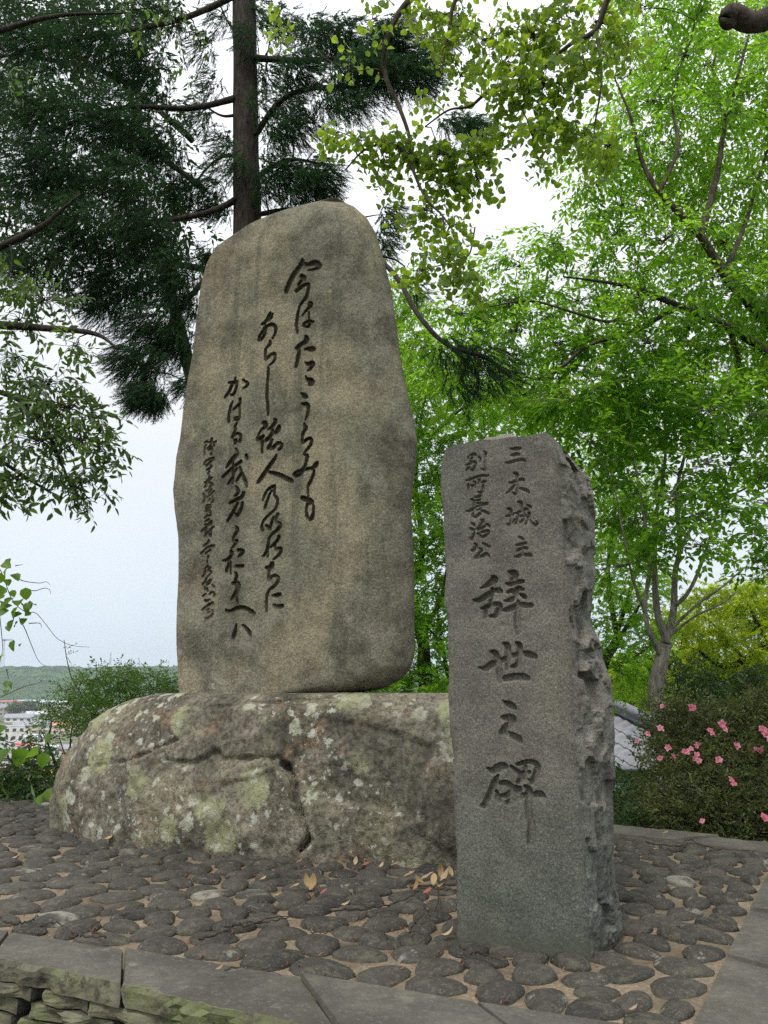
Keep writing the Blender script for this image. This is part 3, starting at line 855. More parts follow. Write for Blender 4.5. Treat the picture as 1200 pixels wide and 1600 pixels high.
    shoulder = np.clip((S - (B[-1] - 0.03)) / 0.10, 0, 1)
    rim = 0.10 * shoulder + 0.010 * np.abs(fbm(np.stack([S[-1], D[-1], 0 * S[-1]], 1), 10, 3, 41))[None, :]
    Z = Z - k ** 1.5 * rim - k * 0.018 * np.clip(1 - (S - L[-1]) / 0.10, 0, 1)
    V = p0 * np.array([1, 1, 0]) + S.reshape(-1, 1) * E_ + D.reshape(-1, 1) * NB
    V[:, 2] = Z.ravel()
    cidx = np.hstack([ci, np.full((len(z), nc - nf), -1)]).ravel()
    base, ch = split_grid(V, len(z), nc, cidx, True)
    cf = base % nc
    is_face = (cf.max(1) < nf) & (cf.min(1) < nf - 1)
    # broken top, closing in rings
    top = V[(len(z) - 1) * nc + np.arange(nc)]
    cen = top.mean(0)
    rings = [top]
    for q in range(1, 12):
        w = q / 11.0
        R = top * (1 - w) + cen * w
        sd = (R - p0) @ np.stack([E_, NB], 1)
        bump = 0.075 * np.exp(-(((sd[:, 0] - 0.16) / 0.13) ** 2 + ((sd[:, 1] - 0.17) / 0.09) ** 2))
        R[:, 2] += (bump + 0.020 * fbm(R, 14, 3, 51) + 0.01) * smooth01(w * 2.5)
        rings.append(R)
    RV = np.vstack(rings)
    i = np.arange(11)[:, None] * nc
    j = np.arange(nc)[None, :]
    j2 = (j + 1) % nc
    RQ = np.stack([i + j, i + j2, i + nc + j2, i + nc + j], -1).reshape(-1, 4)
    loc = p0 + E_ * 0.2 + NB * 0.14
    loc[2] = 0
    pl = thing("inscribed_pillar", loc, "grey granite marker pillar with large carved characters and rough broken right side, in the foreground", "stone pillar")
    face_m, side_m = mat_pillar(False), mat_pillar(True)
    face = sub_mesh("dressed_face", V, base[is_face], face_m, pl)
    sub_mesh("hewn_side", V, base[~is_face], side_m, pl)
    mesh_obj("broken_top", RV, RQ, side_m, pl, True)
    for q in ch.values():
        sub_mesh("carved_character", V, q, face_m, face)

# ------------------------------------------------------------------ the boulder under the stele
RC = np.array([-0.62, 4.95, 0.0])
RT = math.radians(20)
RE, RN = np.array([math.cos(RT), -math.sin(RT), 0]), np.array([math.sin(RT), math.cos(RT), 0])

def rock_base(phi):
    c, s = np.cos(phi), np.sin(phi)
    a = np.where(c < 0, 1.62, 1.72)
    b = np.where(s < 0, 0.62, 0.80)
    n = 2.5
    r = 1.0 / ((np.abs(c) / 1.0) ** n + (np.abs(s) / 1.0) ** n) ** (1 / n)
    return a * c * r, b * s * r

def build_rock():
    nphi, nr, h = 520, 95, 0.815
    nfr = 400
    phi = np.concatenate([math.pi + np.linspace(0, math.pi, nfr, endpoint=False), 2 * math.pi + np.linspace(0, math.pi, nphi - nfr, endpoint=False)])
    bs, bd = rock_base(phi)
    c, s = np.cos(phi), np.sin(phi)
    r = 1.0 / (np.abs(c) ** 2.6 + np.abs(s) ** 2.6) ** (1 / 2.6)
    ts, td = np.where(c < 0, 0.78, 1.45) * c * r, np.where(s < 0, 0.40, 0.62) * s * r
    t = np.linspace(0, 1, nr)
    t = 1 - (1 - t) ** 1.6
    rows = []
    for tt in t:
        q = 1 - max(0, 1 - tt ** 1.8) ** 0.60
        qf = 1 - math.sqrt(max(0, 1 - tt ** 2.4))
        q = np.where(c < 0, q + (qf - q) * (1 - np.abs(c)) ** 0.6, qf)
        und = 0.985 + 0.03 * math.sin(min(1, tt / 0.5) * math.pi / 2)
        rows.append(np.stack([(bs * (1 - q) + ts * q) * und, (bd * (1 - q) + td * q) * und, np.full(nphi, h * tt - 0.03 * (1 - tt))], 1))
    for w in np.linspace(0, 1, 26)[1:]:
        rows.append(np.stack([ts * (1 - w), td * (1 - w), np.full(nphi, h)], 1))
    P = np.vstack(rows)
    V = RC + P[:, :1] * RE + P[:, 1:2] * RN + P[:, 2:3] * np.array([0, 0, 1.0])
    dirn = np.stack([P[:, 0] / 1.7, P[:, 1] / 0.7, 0.35 * P[:, 2] / h], 1)
    dirn /= np.linalg.norm(dirn, axis=1)[:, None] + 1e-9
    side = smooth01((h - P[:, 2]) / 0.10)
    nrm = dirn[:, :1] * RE + dirn[:, 1:2] * RN + dirn[:, 2:3] * np.array([0, 0, 1.0])
    d = 0.055 * fbm(V, 1.6, 3, 61) + 0.026 * fbm(V, 5.0, 4, 62) + 0.010 * fbm(V, 19.0, 3, 63)
    d += 0.010 * (1 - 2.4 * np.abs(fbm(V, 3.6, 3, 66)))
    d += 0.0085 * np.clip(facets(V * np.array([1, 1, 1.3]) + 0.03 * fbm(V, 4.0, 2, 67)[:, None], 90, 12, 260.0, 2.0), -2, 2)
    V = V + nrm * (d * (0.15 + 0.85 * side))[:, None]
    V[:, 2] += 0.010 * fbm(V, 3.0, 3, 64) * (1 - side) + 0.006 * fbm(V, 13.0, 2, 65)
    # splits in the front, followed from the photograph on to the stone's own surface
    cracks = [([(150,1196),(190,1190),(230,1175),(275,1155)], 0.009, 0.024), ([(255,1186),(300,1193),(335,1176),(350,1186),(420,1184),(446,1196)], 0.020, 0.030),
              ([(446,1196),(458,1216),(462,1250),(472,1280),(482,1312),(470,1330)], 0.020, 0.080), ([(330,1105),(400,1098),(440,1096),(500,1092)], 0.014, 0.016), ([(468,1140),(462,1200)], 0.03, 0.02)]
    front = P[:, 1] < 0
    rel = V - np.array([0, 0, CAMZ])
    cy = rel[:, 1] * math.cos(PITCH) + rel[:, 2] * math.sin(PITCH)
    px = 600 + FPX * rel[:, 0] / cy
    py = 800 - FPX * (-rel[:, 1] * math.sin(PITCH) + rel[:, 2] * math.cos(PITCH)) / cy
    ppm = FPX / cy
    wob = fbm(V, 11.0, 3, 71) * 0.02
    for pts, wdt, dep in cracks:
        pts = resample(np.array(pts, float), 6 * len(pts))
        best = np.full(len(V), 1e9)
        for a, b in zip(pts[:-1], pts[1:]):
            ab = b - a
            tt = np.clip(((px - a[0]) * ab[0] + (py - a[1]) * ab[1]) / (ab @ ab + 1e-9), 0, 1)
            best = np.minimum(best, np.hypot(px - a[0] - tt * ab[0], py - a[1] - tt * ab[1]))
        g = smooth01(1 - (best / ppm + wob) / wdt) * front
        V = V - nrm * (g * dep)[:, None]
    nrows = nr + 25
    i = np.arange(nrows - 1)[:, None] * nphi
    j = np.arange(nphi)[None, :]
    j2 = (j + 1) % nphi
    Q = np.stack([i + j, i + j2, i + nphi + j2, i + nphi + j], -1).reshape(-1, 4)
    o = mesh_obj("base_boulder", V, Q, mat_rock(), None, True)
    tag(o, "broad lichen-covered boulder lying under the tall stele", "boulder", None, "thing")

# ------------------------------------------------------------------ the paved platform
COB = np.array([(0.76, 2.21), (2.07, 4.38), (0.9, 5.32), (-0.5, 6.42), (-2.1, 6.62), (-3.1, 6.05), (-3.75, 5.2), (-3.45, 3.89)])

def offset_poly(poly, d):
    n = len(poly)
    out = []
    for i in range(n):
        a, b, c = poly[i - 1], poly[i], poly[(i + 1) % n]
        u, v = (b - a) / np.linalg.norm(b - a), (c - b) / np.linalg.norm(c - b)
        n1, n2 = np.array([u[1], -u[0]]), np.array([v[1], -v[0]])
        m = (n1 + n2) / (1 + n1 @ n2)
        out.append(b + m * d)
    return np.array(out)

def rough_block(poly, z0, z1, seed, nz=4, out_face=None, amp=0.006, face_amp=0.02, step=0.05):
    """a stone block with footprint poly (ccw, xy), sides subdivided and roughened; out_face = index of the split outer side"""
    n = len(poly)
    ring, fac = [], []
    for i in range(n):
        a, b = poly[i], poly[(i + 1) % n]
        k = max(2, int(np.linalg.norm(b - a) / step))
        for q in range(k):
            ring.append(a + (b - a) * q / k)
            fac.append(i)
    ring, fac = np.array(ring), np.array(fac)
    m = len(ring)
    cen = ring.mean(0)
    zs = np.linspace(z0, z1, nz)
    rows = []
    for q, zz in enumerate(zs):
        R = np.column_stack([ring, np.full(m, zz)])
        nrm = ring - cen
        nrm = nrm / (np.linalg.norm(nrm, axis=1)[:, None] + 1e-9)
        f = fbm(R + seed * 3.1, 13.0, 3, seed % 50)
        am = np.full(m, amp)
        if out_face is not None: am[fac == out_face] = face_amp
        ins = 0.004 if q in (0, nz - 1) else 0.0
        R[:, :2] += nrm * (f * am - ins)[:, None]
        rows.append(R)
    inner = rows[-1].copy()
    inner[:, :2] = inner[:, :2] * 0.975 + cen * 0.025
    inner[:, 2] = z1 + 0.002 * fbm(inner, 6.0, 2, 8)
    rows.append(inner)
    V = np.vstack(rows + [np.array([[*cen, z1 + 0.001]]), np.array([[*cen, z0]])])
    nn = nz + 1
    i = np.arange(nn - 1)[:, None] * m
    j = np.arange(m)[None, :]
    j2 = (j + 1) % m
    Q = np.stack([i + j, i + j2, i + m + j2, i + m + j], -1).reshape(-1, 4)
    jj = np.arange(m)
    T = np.vstack([np.stack([(nn - 1) * m + jj, (nn - 1) * m + (jj + 1) % m, np.full(m, len(V) - 2)], 1), np.stack([(jj + 1) % m, jj, np.full(m, len(V) - 1)], 1)])
    tint = np.concatenate([np.tile((fac == out_face).astype(float), nz) if out_face is not None else np.zeros(m * nz), np.zeros(m + 2)])
    return V, [Q, T], tint

GROUND_Z = -0.72

def build_platform():
    rng = np.random.default_rng(5)
    slab_m, cob_m, cob_m2, mort = mat_slab(), mat_cobble(), mat_cobble(True), mat_mortar()
    inner = offset_poly(COB, 0.0)
    n = len(inner)
    # core: mortar bed over a solid body
    core = offset_poly(COB, 0.13)
    bm = np.vstack([np.column_stack([core, np.full(n, GROUND_Z - 0.4)]), np.column_stack([core, np.full(n, -0.016)])])
    q = np.array([[i, (i + 1) % n, n + (i + 1) % n, n + i] for i in range(n)])
    cap = np.array([[n, n + i, n + i + 1] for i in range(1, n - 1)])
    plat = mesh_obj("platform", bm, [q, cap], mort)
    plat["kind"] = "structure"
    # edging slabs and the dry wall below
    width = {0: 0.34, 1: 0.26}
    wall_m = slab_m
    sd = 100
    outer_all = offset_poly(COB, 0.31)
    outer_all[0], outer_all[7] = np.array([0.99, 1.69]), np.array([-3.55, 3.86])
    for i in range(n):
        a, b = inner[i], inner[(i + 1) % n]
        A, B = outer_all[i], outer_all[(i + 1) % n]
        Ln = np.linalg.norm(b - a)
        k = max(1, int(round(Ln / 0.57)))
        cuts = np.linspace(0, 1, k + 1)
        cuts[1:-1] += rng.uniform(-0.12, 0.12, k - 1) / k
        for c0, c1 in zip(cuts[:-1], cuts[1:]):
            g = 0.0035 / Ln
            P = np.array([A + (B - A) * (c0 + g), A + (B - A) * (c1 - g), b * (c1 - g) + a * (1 - c1 + g), b * (c0 + g) + a * (1 - c0 - g)])
            P[2:] += (P[:2][::-1] - P[2:]) * 0.02
            tz = rng.uniform(-0.006, 0.004)
            V, F, tn = rough_block(P, -0.068, tz, sd, 5, 0, 0.003, 0.034, 0.028)
            # slight tilt of each slab
            V[:, 2] += (V[:, 0] - P[:, 0].mean()) * rng.uniform(-0.012, 0.012) + (V[:, 1] - P[:, 1].mean()) * rng.uniform(-0.012, 0.012)
            mesh_obj("edging_slab", V, F, slab_m, plat, False, None, tn)
            sd += 1
        if i not in (0, 7, 6, 1): continue
        # courses of split stone
        o1 = outer_all + (COB.mean(0) - outer_all) / np.linalg.norm(COB.mean(0) - outer_all, axis=1)[:, None] * 0.03
        A, B = o1[i], o1[(i + 1) % n]
        z = -0.072
        course = 0
        while z > GROUND_Z - 0.05:
            hgt = rng.uniform(0.042, 0.062)
            x = 0.0
            while x < Ln - 0.03:
                l = min(rng.uniform(0.18, 0.5), Ln - x)
                if Ln - x - l < 0.12: l = Ln - x
                u = (B - A) / np.linalg.norm(B - A)
                nrm = np.array([u[1], -u[0]])
                p = A + (B - A) * (x / Ln)
                jut = rng.uniform(-0.012, 0.012)
                P = np.array([p + u * 0.006 + nrm * jut, p + u * (l - 0.006) + nrm * jut, p + u * (l - 0.006) - nrm * 0.17, p + u * 0.006 - nrm * 0.17])
                V, F, tn = rough_block(P, z - hgt + 0.008, z, sd, 5, 0, 0.003, 0.045, 0.035)
                mesh_obj("wall_stone", V, F, wall_m, plat, False, None, tn)
                sd += 1
                x += l
            z -= hgt
            course += 1
    # cobbles: relaxed packing, each stone fitted to its own cell
    lo, hi = COB.min(0), COB.max(0)
    pin = offset_poly(COB, -0.075)
    def blocked(P):
        rel = np.column_stack([P, np.zeros(len(P))])
        s_, d_ = (rel - RC) @ RE, (rel - RC) @ RN
        rock = (np.abs(s_) / 1.60) ** 2.5 + (np.abs(d_ - 0.08) / 0.58) ** 2.5 < 1
        p0 = ground(713, 1472)
        s2, d2 = (rel - p0) @ E_, (rel - p0) @ NB
        pil = (s2 > 0.0) & (s2 < 0.46) & (d2 > 0.03) & (d2 < 0.27)
        return rock | pil
    R = rng.uniform(lo, hi, (60000, 2))
    R = R[in_poly(R, offset_poly(COB, -0.008)) & ~blocked(R)]
    area = (hi - lo).prod() * len(R) / 60000
    ns = int(area / (0.150 ** 2))
    S = R[rng.choice(len(R), ns, replace=False)]
    for it in range(10):
        own = np.empty(len(R), dtype=int)
        for c0 in range(0, len(R), 4000):
            own[c0:c0 + 4000] = ((R[c0:c0 + 4000, None, :] - S[None]) ** 2).sum(-1).argmin(1)
        cnt = np.maximum(np.bincount(own, minlength=ns), 1)
        cx = np.bincount(own, R[:, 0], ns) / cnt
        cy = np.bincount(own, R[:, 1], ns) / cnt
        if it < 9: S = np.stack([cx, cy], 1) * 0.9 + S * 0.1
    # cell covariance -> ellipse
    dx, dy = R[:, 0] - cx[own], R[:, 1] - cy[own]
    cxx, cyy, cxy = np.bincount(own, dx * dx, ns) / cnt, np.bincount(own, dy * dy, ns) / cnt, np.bincount(own, dx * dy, ns) / cnt
    protos = []
    for k in range(10):
        r2 = np.random.default_rng(200 + k)
        sg, rg = 14, 5
        ang = np.arange(sg) * 2 * math.pi / sg
        wob = 1 + 0.08 * np.cos(2 * ang + r2.uniform(0, 6)) + 0.08 * np.cos(3 * ang + r2.uniform(0, 6)) + 0.03 * np.cos(5 * ang + r2.uniform(0, 6))
        rows = []
        for q, (rr, zz) in enumerate(((0.90, -0.75), (1.0, -0.15), (0.95, 0.30), (0.80, 0.64), (0.55, 0.87), (0.27, 0.97))):
            tilt = 0.06 * r2.uniform(-1, 1)
            rows.append(np.stack([rr * wob * np.cos(ang), rr * wob * np.sin(ang), zz + 0.05 * np.cos(ang + k) * rr + 0 * ang], 1))
        V = np.vstack(rows + [np.array([[0, 0, 1.0]])])
        i = np.arange(5)[:, None] * sg
        j = np.arange(sg)[None, :]
        j2 = (j + 1) % sg
        Q = np.stack([i + j, i + j2, i + sg + j2, i + sg + j], -1).reshape(-1, 4)
        jj = np.arange(sg)
        T = np.stack([5 * sg + jj, 5 * sg + (jj + 1) % sg, np.full(sg, 6 * sg)], 1)
        protos.append((V, [Q, T]))
    # material works in metres: bake the mean stone size into the shared meshes
    pm = [make_mesh("cobble", V * np.array([0.075, 0.075, 0.034]), F, cob_m, True) for V, F in protos]
    stones = []
    for k in range(ns):
        if cnt[k] < 6: continue
        w, vec = np.linalg.eigh([[cxx[k], cxy[k]], [cxy[k], cyy[k]]])
        a, b = 2 * math.sqrt(max(w[1], 1e-6)), 2 * math.sqrt(max(w[0], 1e-6))
        a, b = min(a, 1.55 * b), b
        rel = np.array([cx[k], cy[k], 0])
        dist = math.hypot(cx[k], cy[k])
        s_ = 600 + FPX * cx[k] / max(cy[k], 0.1)
        vis = (a * b) / dist ** 3 * (1 if -60 < s_ < 1260 and cy[k] > 2 else 0.01)
        s1, d1 = (rel - RC) @ RE, (rel - RC) @ RN
        if d1 > 0.1 and -1.5 < s1 < 1.6: vis *= 0.05
        stones.append((vis, k, a * rng.uniform(0.88, 0.97), b * rng.uniform(0.86, 0.95), math.atan2(vec[1, 1], vec[0, 1])))
    stones.sort(reverse=True)
    rest = []
    for q, (vis, k, a, b, rz) in enumerate(stones):
        hgt = rng.uniform(0.018, 0.030)
        zc = -0.014 + rng.uniform(-0.004, 0.004)
        if q < 300:
            link_mesh("cobble", pm[k % 10], (cx[k], cy[k], zc), rz, (a / 0.075, b / 0.075, hgt / 0.034), plat)
        else:
            V, F = protos[k % 10]
            co, si = math.cos(rz), math.sin(rz)
            W = V * np.array([a, b, hgt])
            W = W @ np.array([[co, si, 0], [-si, co, 0], [0, 0, 1]]) + np.array([cx[k], cy[k], zc])
            rest.append((W, F))
    V, F = join(rest)
    o = mesh_obj("distant_cobbles", V, F, cob_m2, plat, True)
    o["kind"] = "stuff"
    return plat, np.stack([cx, cy], 1)

build_stele()
build_pillar()
build_rock()
PLATFORM, COBBLE_XY = build_platform()
# ------------------------------------------------------------------ land: hilltop, slope, plain, far wooded hills (one sheet)
PLAIN_Z = -42.0

def land_z(x, y):
    r = np.hypot(x, y)
    az = np.arctan2(x, y)
    front = smooth01((y - 2.0) / 3.5)
    near = GROUND_Z + 0.36 * front
    drop = 0.17 * np.clip(r - 10.0, 0, None)
    z = near - np.minimum(drop, -PLAIN_Z - 3) - 3 * smooth01((r - 150) / 120)
    z = np.maximum(z, PLAIN_Z)
    P = np.stack([x, y, 0 * x], 1)
    w = smooth01((r - 2150) / 750)
    ridge = 112 + 26 * fbm(np.stack([np.sin(az) * 6, np.cos(az) * 6, 0 * az], 1), 1.0, 3, 81) + 10 * fbm(P, 1 / 260.0, 3, 82)
    lump = smooth01(1 - np.abs(r - 3000) / 850)
    z = z + w * lump * ridge + smooth01((r - 3000) / 900) * 20
    trees = smooth01((r - 2250) / 120)
    z = z + trees * (10.0 * fbm(P, 1 / 30.0, 3, 83))
    z = z + 0.03 * fbm(P, 1.3, 3, 84) * smooth01((r - 1) / 3) + 0.5 * smooth01((r - 12) / 30) * fbm(P, 1 / 9.0, 3, 85) * (1 - trees)
    return z

def mat_land():
    m = M("hilltop_soil_and_far_woods")
    geo = m.node("ShaderNodeNewGeometry")
    ln = m.node("ShaderNodeVectorMath", operation='LENGTH')
    m.l.new(geo.outputs["Position"], ln.inputs[0])
    r = ln.outputs["Value"]
    near = m.mix(m.ramp(m.noise(5.0, 6, 0.65), 0.35, 0.65), (0.050, 0.038, 0.026), (0.105, 0.085, 0.058))
    near = m.mix(m.ramp(m.noise(1.3, 4, 0.6), 0.42, 0.6), near, (0.045, 0.075, 0.022))
    slope = m.mix(m.ramp(m.noise(0.35, 6, 0.65), 0.35, 0.65), (0.030, 0.060, 0.018), (0.075, 0.115, 0.032))
    plain_ = m.mix(m.ramp(m.noise(0.02, 5, 0.6), 0.4, 0.6), (0.085, 0.115, 0.045), (0.200, 0.190, 0.150))
    wood = m.mix(m.ramp(m.noise(0.03, 6, 0.75), 0.40, 0.60), (0.016, 0.045, 0.018), (0.085, 0.150, 0.040))
    wood = m.mix(m.ramp(m.noise(0.006, 3, 0.5), 0.45, 0.62, 0, 0.6), wood, (0.055, 0.085, 0.030))
    wood = m.mix(m.ramp(m.noise(0.09, 4, 0.7), 0.42, 0.58, 0.55, 0), wood, (0.010, 0.030, 0.012))
    c = m.mix(m.ramp(r, 11, 18), near, slope)
    c = m.mix(m.ramp(r, 230, 300), c, plain_)
    c = m.mix(m.ramp(r, 2150, 2260), c, wood)
    return m.done(m.bsdf(c, 0.95, None, 0.1))

def build_land():
    az = np.unique(np.concatenate([np.radians(np.arange(-180, 180, 3.0)), np.radians(np.arange(-30, 30, 0.17))]))
    r = np.concatenate([[0.02], np.linspace(0.6, 14, 34), np.geomspace(15.5, 2150, 40), np.linspace(2190, 3500, 70)])
    A, R = np.meshgrid(az, r)
    x, y = (R * np.sin(A)).ravel(), (R * np.cos(A)).ravel()
    V = np.stack([x, y, land_z(x, y)], 1)
    na = len(az)
    i = np.arange(len(r) - 1)[:, None] * na
    j = np.arange(na)[None, :]
    j2 = (j + 1) % na
    Q = np.stack([i + j, i + na + j, i + na + j2, i + j2], -1).reshape(-1, 4)
    o = mesh_obj("ground", V, Q, mat_land(), None, True)
    o["kind"] = "structure"

build_land()

# ------------------------------------------------------------------ the town on the plain
def wall_mat(name, col): return plain(name, col, 0.8, 0.10, 0.3)
TM = dict(white=wall_mat("white_render", (0.70, 0.70, 0.68)), cream=wall_mat("cream_render", (0.60, 0.52, 0.42)), grey=wall_mat("grey_render", (0.42, 0.42, 0.43)),
          roof_grey=plain("grey_roof_tiles", (0.27, 0.27, 0.30), 0.6, 0.2, 0.6), roof_pale=plain("pale_sheet_roof", (0.50, 0.52, 0.56), 0.5, 0.12, 0.3), roof_blue=plain("blue_sheet_roof", (0.33, 0.40, 0.50), 0.5, 0.12, 0.3),
          roof_red=plain("red_sheet_roof", (0.52, 0.13, 0.14), 0.6, 0.15, 0.3), roof_mauve=plain("mauve_tile_roof", (0.30, 0.25, 0.28), 0.6, 0.15, 0.5), roof_orange=plain("orange_tile_roof", (0.55, 0.27, 0.12), 0.6, 0.15, 0.5),
          pane=plain("dark_window_glass", (0.06, 0.07, 0.09), 0.15, 0.1, 1.0, 0.6), steel=plain("galvanised_steel", (0.38, 0.39, 0.40), 0.5, 0.1, 3.0))

def house(px, base_py, wpx, hpx, wall, roof, kind, rot, label, rows=2, cols=4, depth=0.7, rh=0.45, cat="building", group=None):
    g = ground(px, base_py, PLAIN_Z)
    dist = math.hypot(g[0], g[1])
    mpp = math.hypot(dist, CAMZ - PLAIN_Z) / FPX
    w, h = wpx * mpp, hpx * mpp
    d = w * depth
    t = thing("town_building", (g[0], g[1], PLAIN_Z), label, cat, group)
    rz = -math.atan2(g[0], g[1]) + math.radians(rot)
    co, si = math.cos(rz), math.sin(rz)
    Rm = np.array([[co, si, 0], [-si, co, 0], [0, 0, 1]])
    def put(V): return np.asarray(V) @ Rm + g
    V, F = box((0, 0, h / 2 - 0.5), (w, d, h + 1.0))
    wl = mesh_obj("wall", put(V), F, TM[wall], t)
    if kind == 'flat':
        V, F = box((0, 0, h + 0.25), (w * 1.01, d * 1.01, 0.5))
        V2, F2 = box((w * 0.2, 0, h + 1.4), (w * 0.22, d * 0.3, 1.8))
        V, F = join([(V, F), (V2, F2)])
    else:
        ov = 0.05 * w
        x, y, R = w / 2 + ov, d / 2 + ov, rh * d
        if kind == 'gable':
            V = np.array([[-x, -y, h], [x, -y, h], [x, y, h], [-x, y, h], [-x, 0, h + R], [x, 0, h + R]])
        else:
            V = np.array([[-x, -y, h], [x, -y, h], [x, y, h], [-x, y, h], [-x * 0.45, 0, h + R], [x * 0.45, 0, h + R]])
        F = [np.array([[0, 1, 5, 4], [2, 3, 4, 5], [3, 2, 1, 0]]), np.array([[1, 2, 5], [3, 0, 4]])]
    mesh_obj("roof", put(V), F, TM[roof], t)
    for a in range(rows):
        for b in range(cols):
            cx = (b + 0.5) / cols * w - w / 2
            cz = (a + 0.55) / rows * h
            V, F = box((cx, -d / 2 - 0.02, cz), (w / cols * 0.5, 0.16, h / rows * 0.42))
            mesh_obj("window", put(V), F, TM['pane'], wl)

house(12, 1103, 28, 6, 'cream', 'roof_red', 'gable', 4, "long red-roofed warehouse far off at the left edge", 1, 5, 0.5, 0.10, "warehouse")
house(34, 1097, 23, 6, 'white', 'roof_pale', 'flat', 2, "white block-shaped works hall behind the red roof", 1, 4, 0.6)
house(55, 1101, 44, 5, 'grey', 'roof_blue', 'gable', -3, "long low blue-grey factory roof below the hill", 1, 8, 0.4, 0.10, "factory")
house(88, 1104, 40, 6, 'white', 'roof_pale', 'gable', 5, "pale low hall beyond the shrub, right of the blue-grey factory", 1, 6, 0.4, 0.12)
house(5, 1119, 16, 11, 'cream', 'roof_grey', 'gable', 20, "cream house left of the olive tree in town", 2, 3)
house(30, 1128, 34, 6, 'white', 'roof_grey', 'gable', -8, "wide grey-roofed house below the two town trees", 1, 4, 0.6, 0.25, "house")
house(58, 1124, 28, 7, 'white', 'roof_pale', 'gable', 12, "pale-roofed house right of the green town tree", 1, 4, 0.6, 0.25, "house")
house(44, 1146, 30, 11, 'cream', 'roof_grey', 'gable', -15, "cream two-storey house behind the white flat-roofed block", 2, 3, 0.7, 0.25, "house")
house(72, 1140, 30, 8, 'white', 'roof_grey', 'hip', 10, "white house with grey hip roof behind the shrub stems", 1, 4, 0.7, 0.25, "house")
house(97, 1147, 26, 12, 'cream', 'roof_orange', 'gable', -5, "cream house with orange roof behind the shrub", 2, 3, 0.7, 0.2, "house")
house(12, 1171, 36, 30, 'white', 'roof_pale', 'flat', 8, "white flat-roofed block with dark windows at the left edge", 3, 4, 0.5, cat="apartment block")
house(46, 1163, 40, 10, 'white', 'roof_pale', 'gable', -6, "long white house with pale roof right of the white block", 1, 5, 0.4, 0.22, "house")
house(38, 1172, 22, 6, 'white', 'roof_red', 'gable', 6, "small red-roofed house above the vine leaves", 1, 3, 0.5, 0.35, "house")
house(70, 1186, 44, 16, 'white', 'roof_pale', 'gable', -10, "white hall behind the shrub trunk", 1, 4, 0.4, 0.15)
house(117, 1190, 40, 18, 'cream', 'roof_grey', 'gable', 14, "beige house with grey roof beside the boulder", 1, 3, 0.5, 0.3, "house")
house(20, 1217, 50, 16, 'white', 'roof_mauve', 'hip', -18, "white house with mauve hip roof above the grass", 1, 5, 0.8, 0.42, "house")
house(62, 1222, 26, 11, 'cream', 'roof_orange', 'gable', 10, "small house with orange roof just above the grass", 1, 3, 0.6, 0.3, "house")
house(672, 1098, 40, 7, 'white', 'roof_pale', 'gable', 4, "pale hall seen between the stele and the pillar", 1, 5, 0.4, 0.15)

def lattice_mast(px, base_py, top_py, Y, label):
    b, tp = at(px, base_py, Y), at(px, top_py, Y)
    h = tp[2] - b[2] + 8
    b = b - np.array([0, 0, 8.0])
    t = thing("lattice_mast", b, label, "mast")
    legs, braces = [], []
    hw = h * 0.075
    for sx, sy in ((-1, -1), (1, -1), (1, 1), (-1, 1)):
        p = np.array([b + np.array([sx * hw, sy * hw, 0]), b + np.array([sx * hw * 0.22, sy * hw * 0.22, h])])
        V, F = tube(p, [0.55, 0.4], 5)
        mesh_obj("leg", V, F, TM['steel'], t)
    for k in range(7):
        z0, z1 = h * k / 7, h * (k + 1) / 7
        w0, w1 = hw * (1 - 0.78 * k / 7), hw * (1 - 0.78 * (k + 1) / 7)
        for (a, c), (d, e) in zip(((-1, -1), (1, -1), (1, 1), (-1, 1)), ((1, -1), (1, 1), (-1, 1), (-1, -1))):
            braces.append(tube(np.array([b + [a * w0, c * w0, z0], b + [d * w1, e * w1, z1]]), [0.3, 0.3], 4))
    V, F = join(braces)
    mesh_obj("bracing", V, F, TM['steel'], t)
    V, F = tube(np.array([b + [0, 0, h], b + [0, 0, h * 1.18]]), [0.35, 0.2], 5)
    mesh_obj("antenna", V, F, TM['steel'], t)
    V, F = box(b + np.array([0, 0, h]), (hw * 0.9, hw * 0.9, 1.2))
    mesh_obj("platform_deck", V, F, TM['steel'], t)

lattice_mast(172, 1036, 1021, 2900, "thin lattice mast on the hill crest above the shrub")
lattice_mast(3, 1038, 1001, 2900, "tall lattice mast on the hill crest at the left edge")

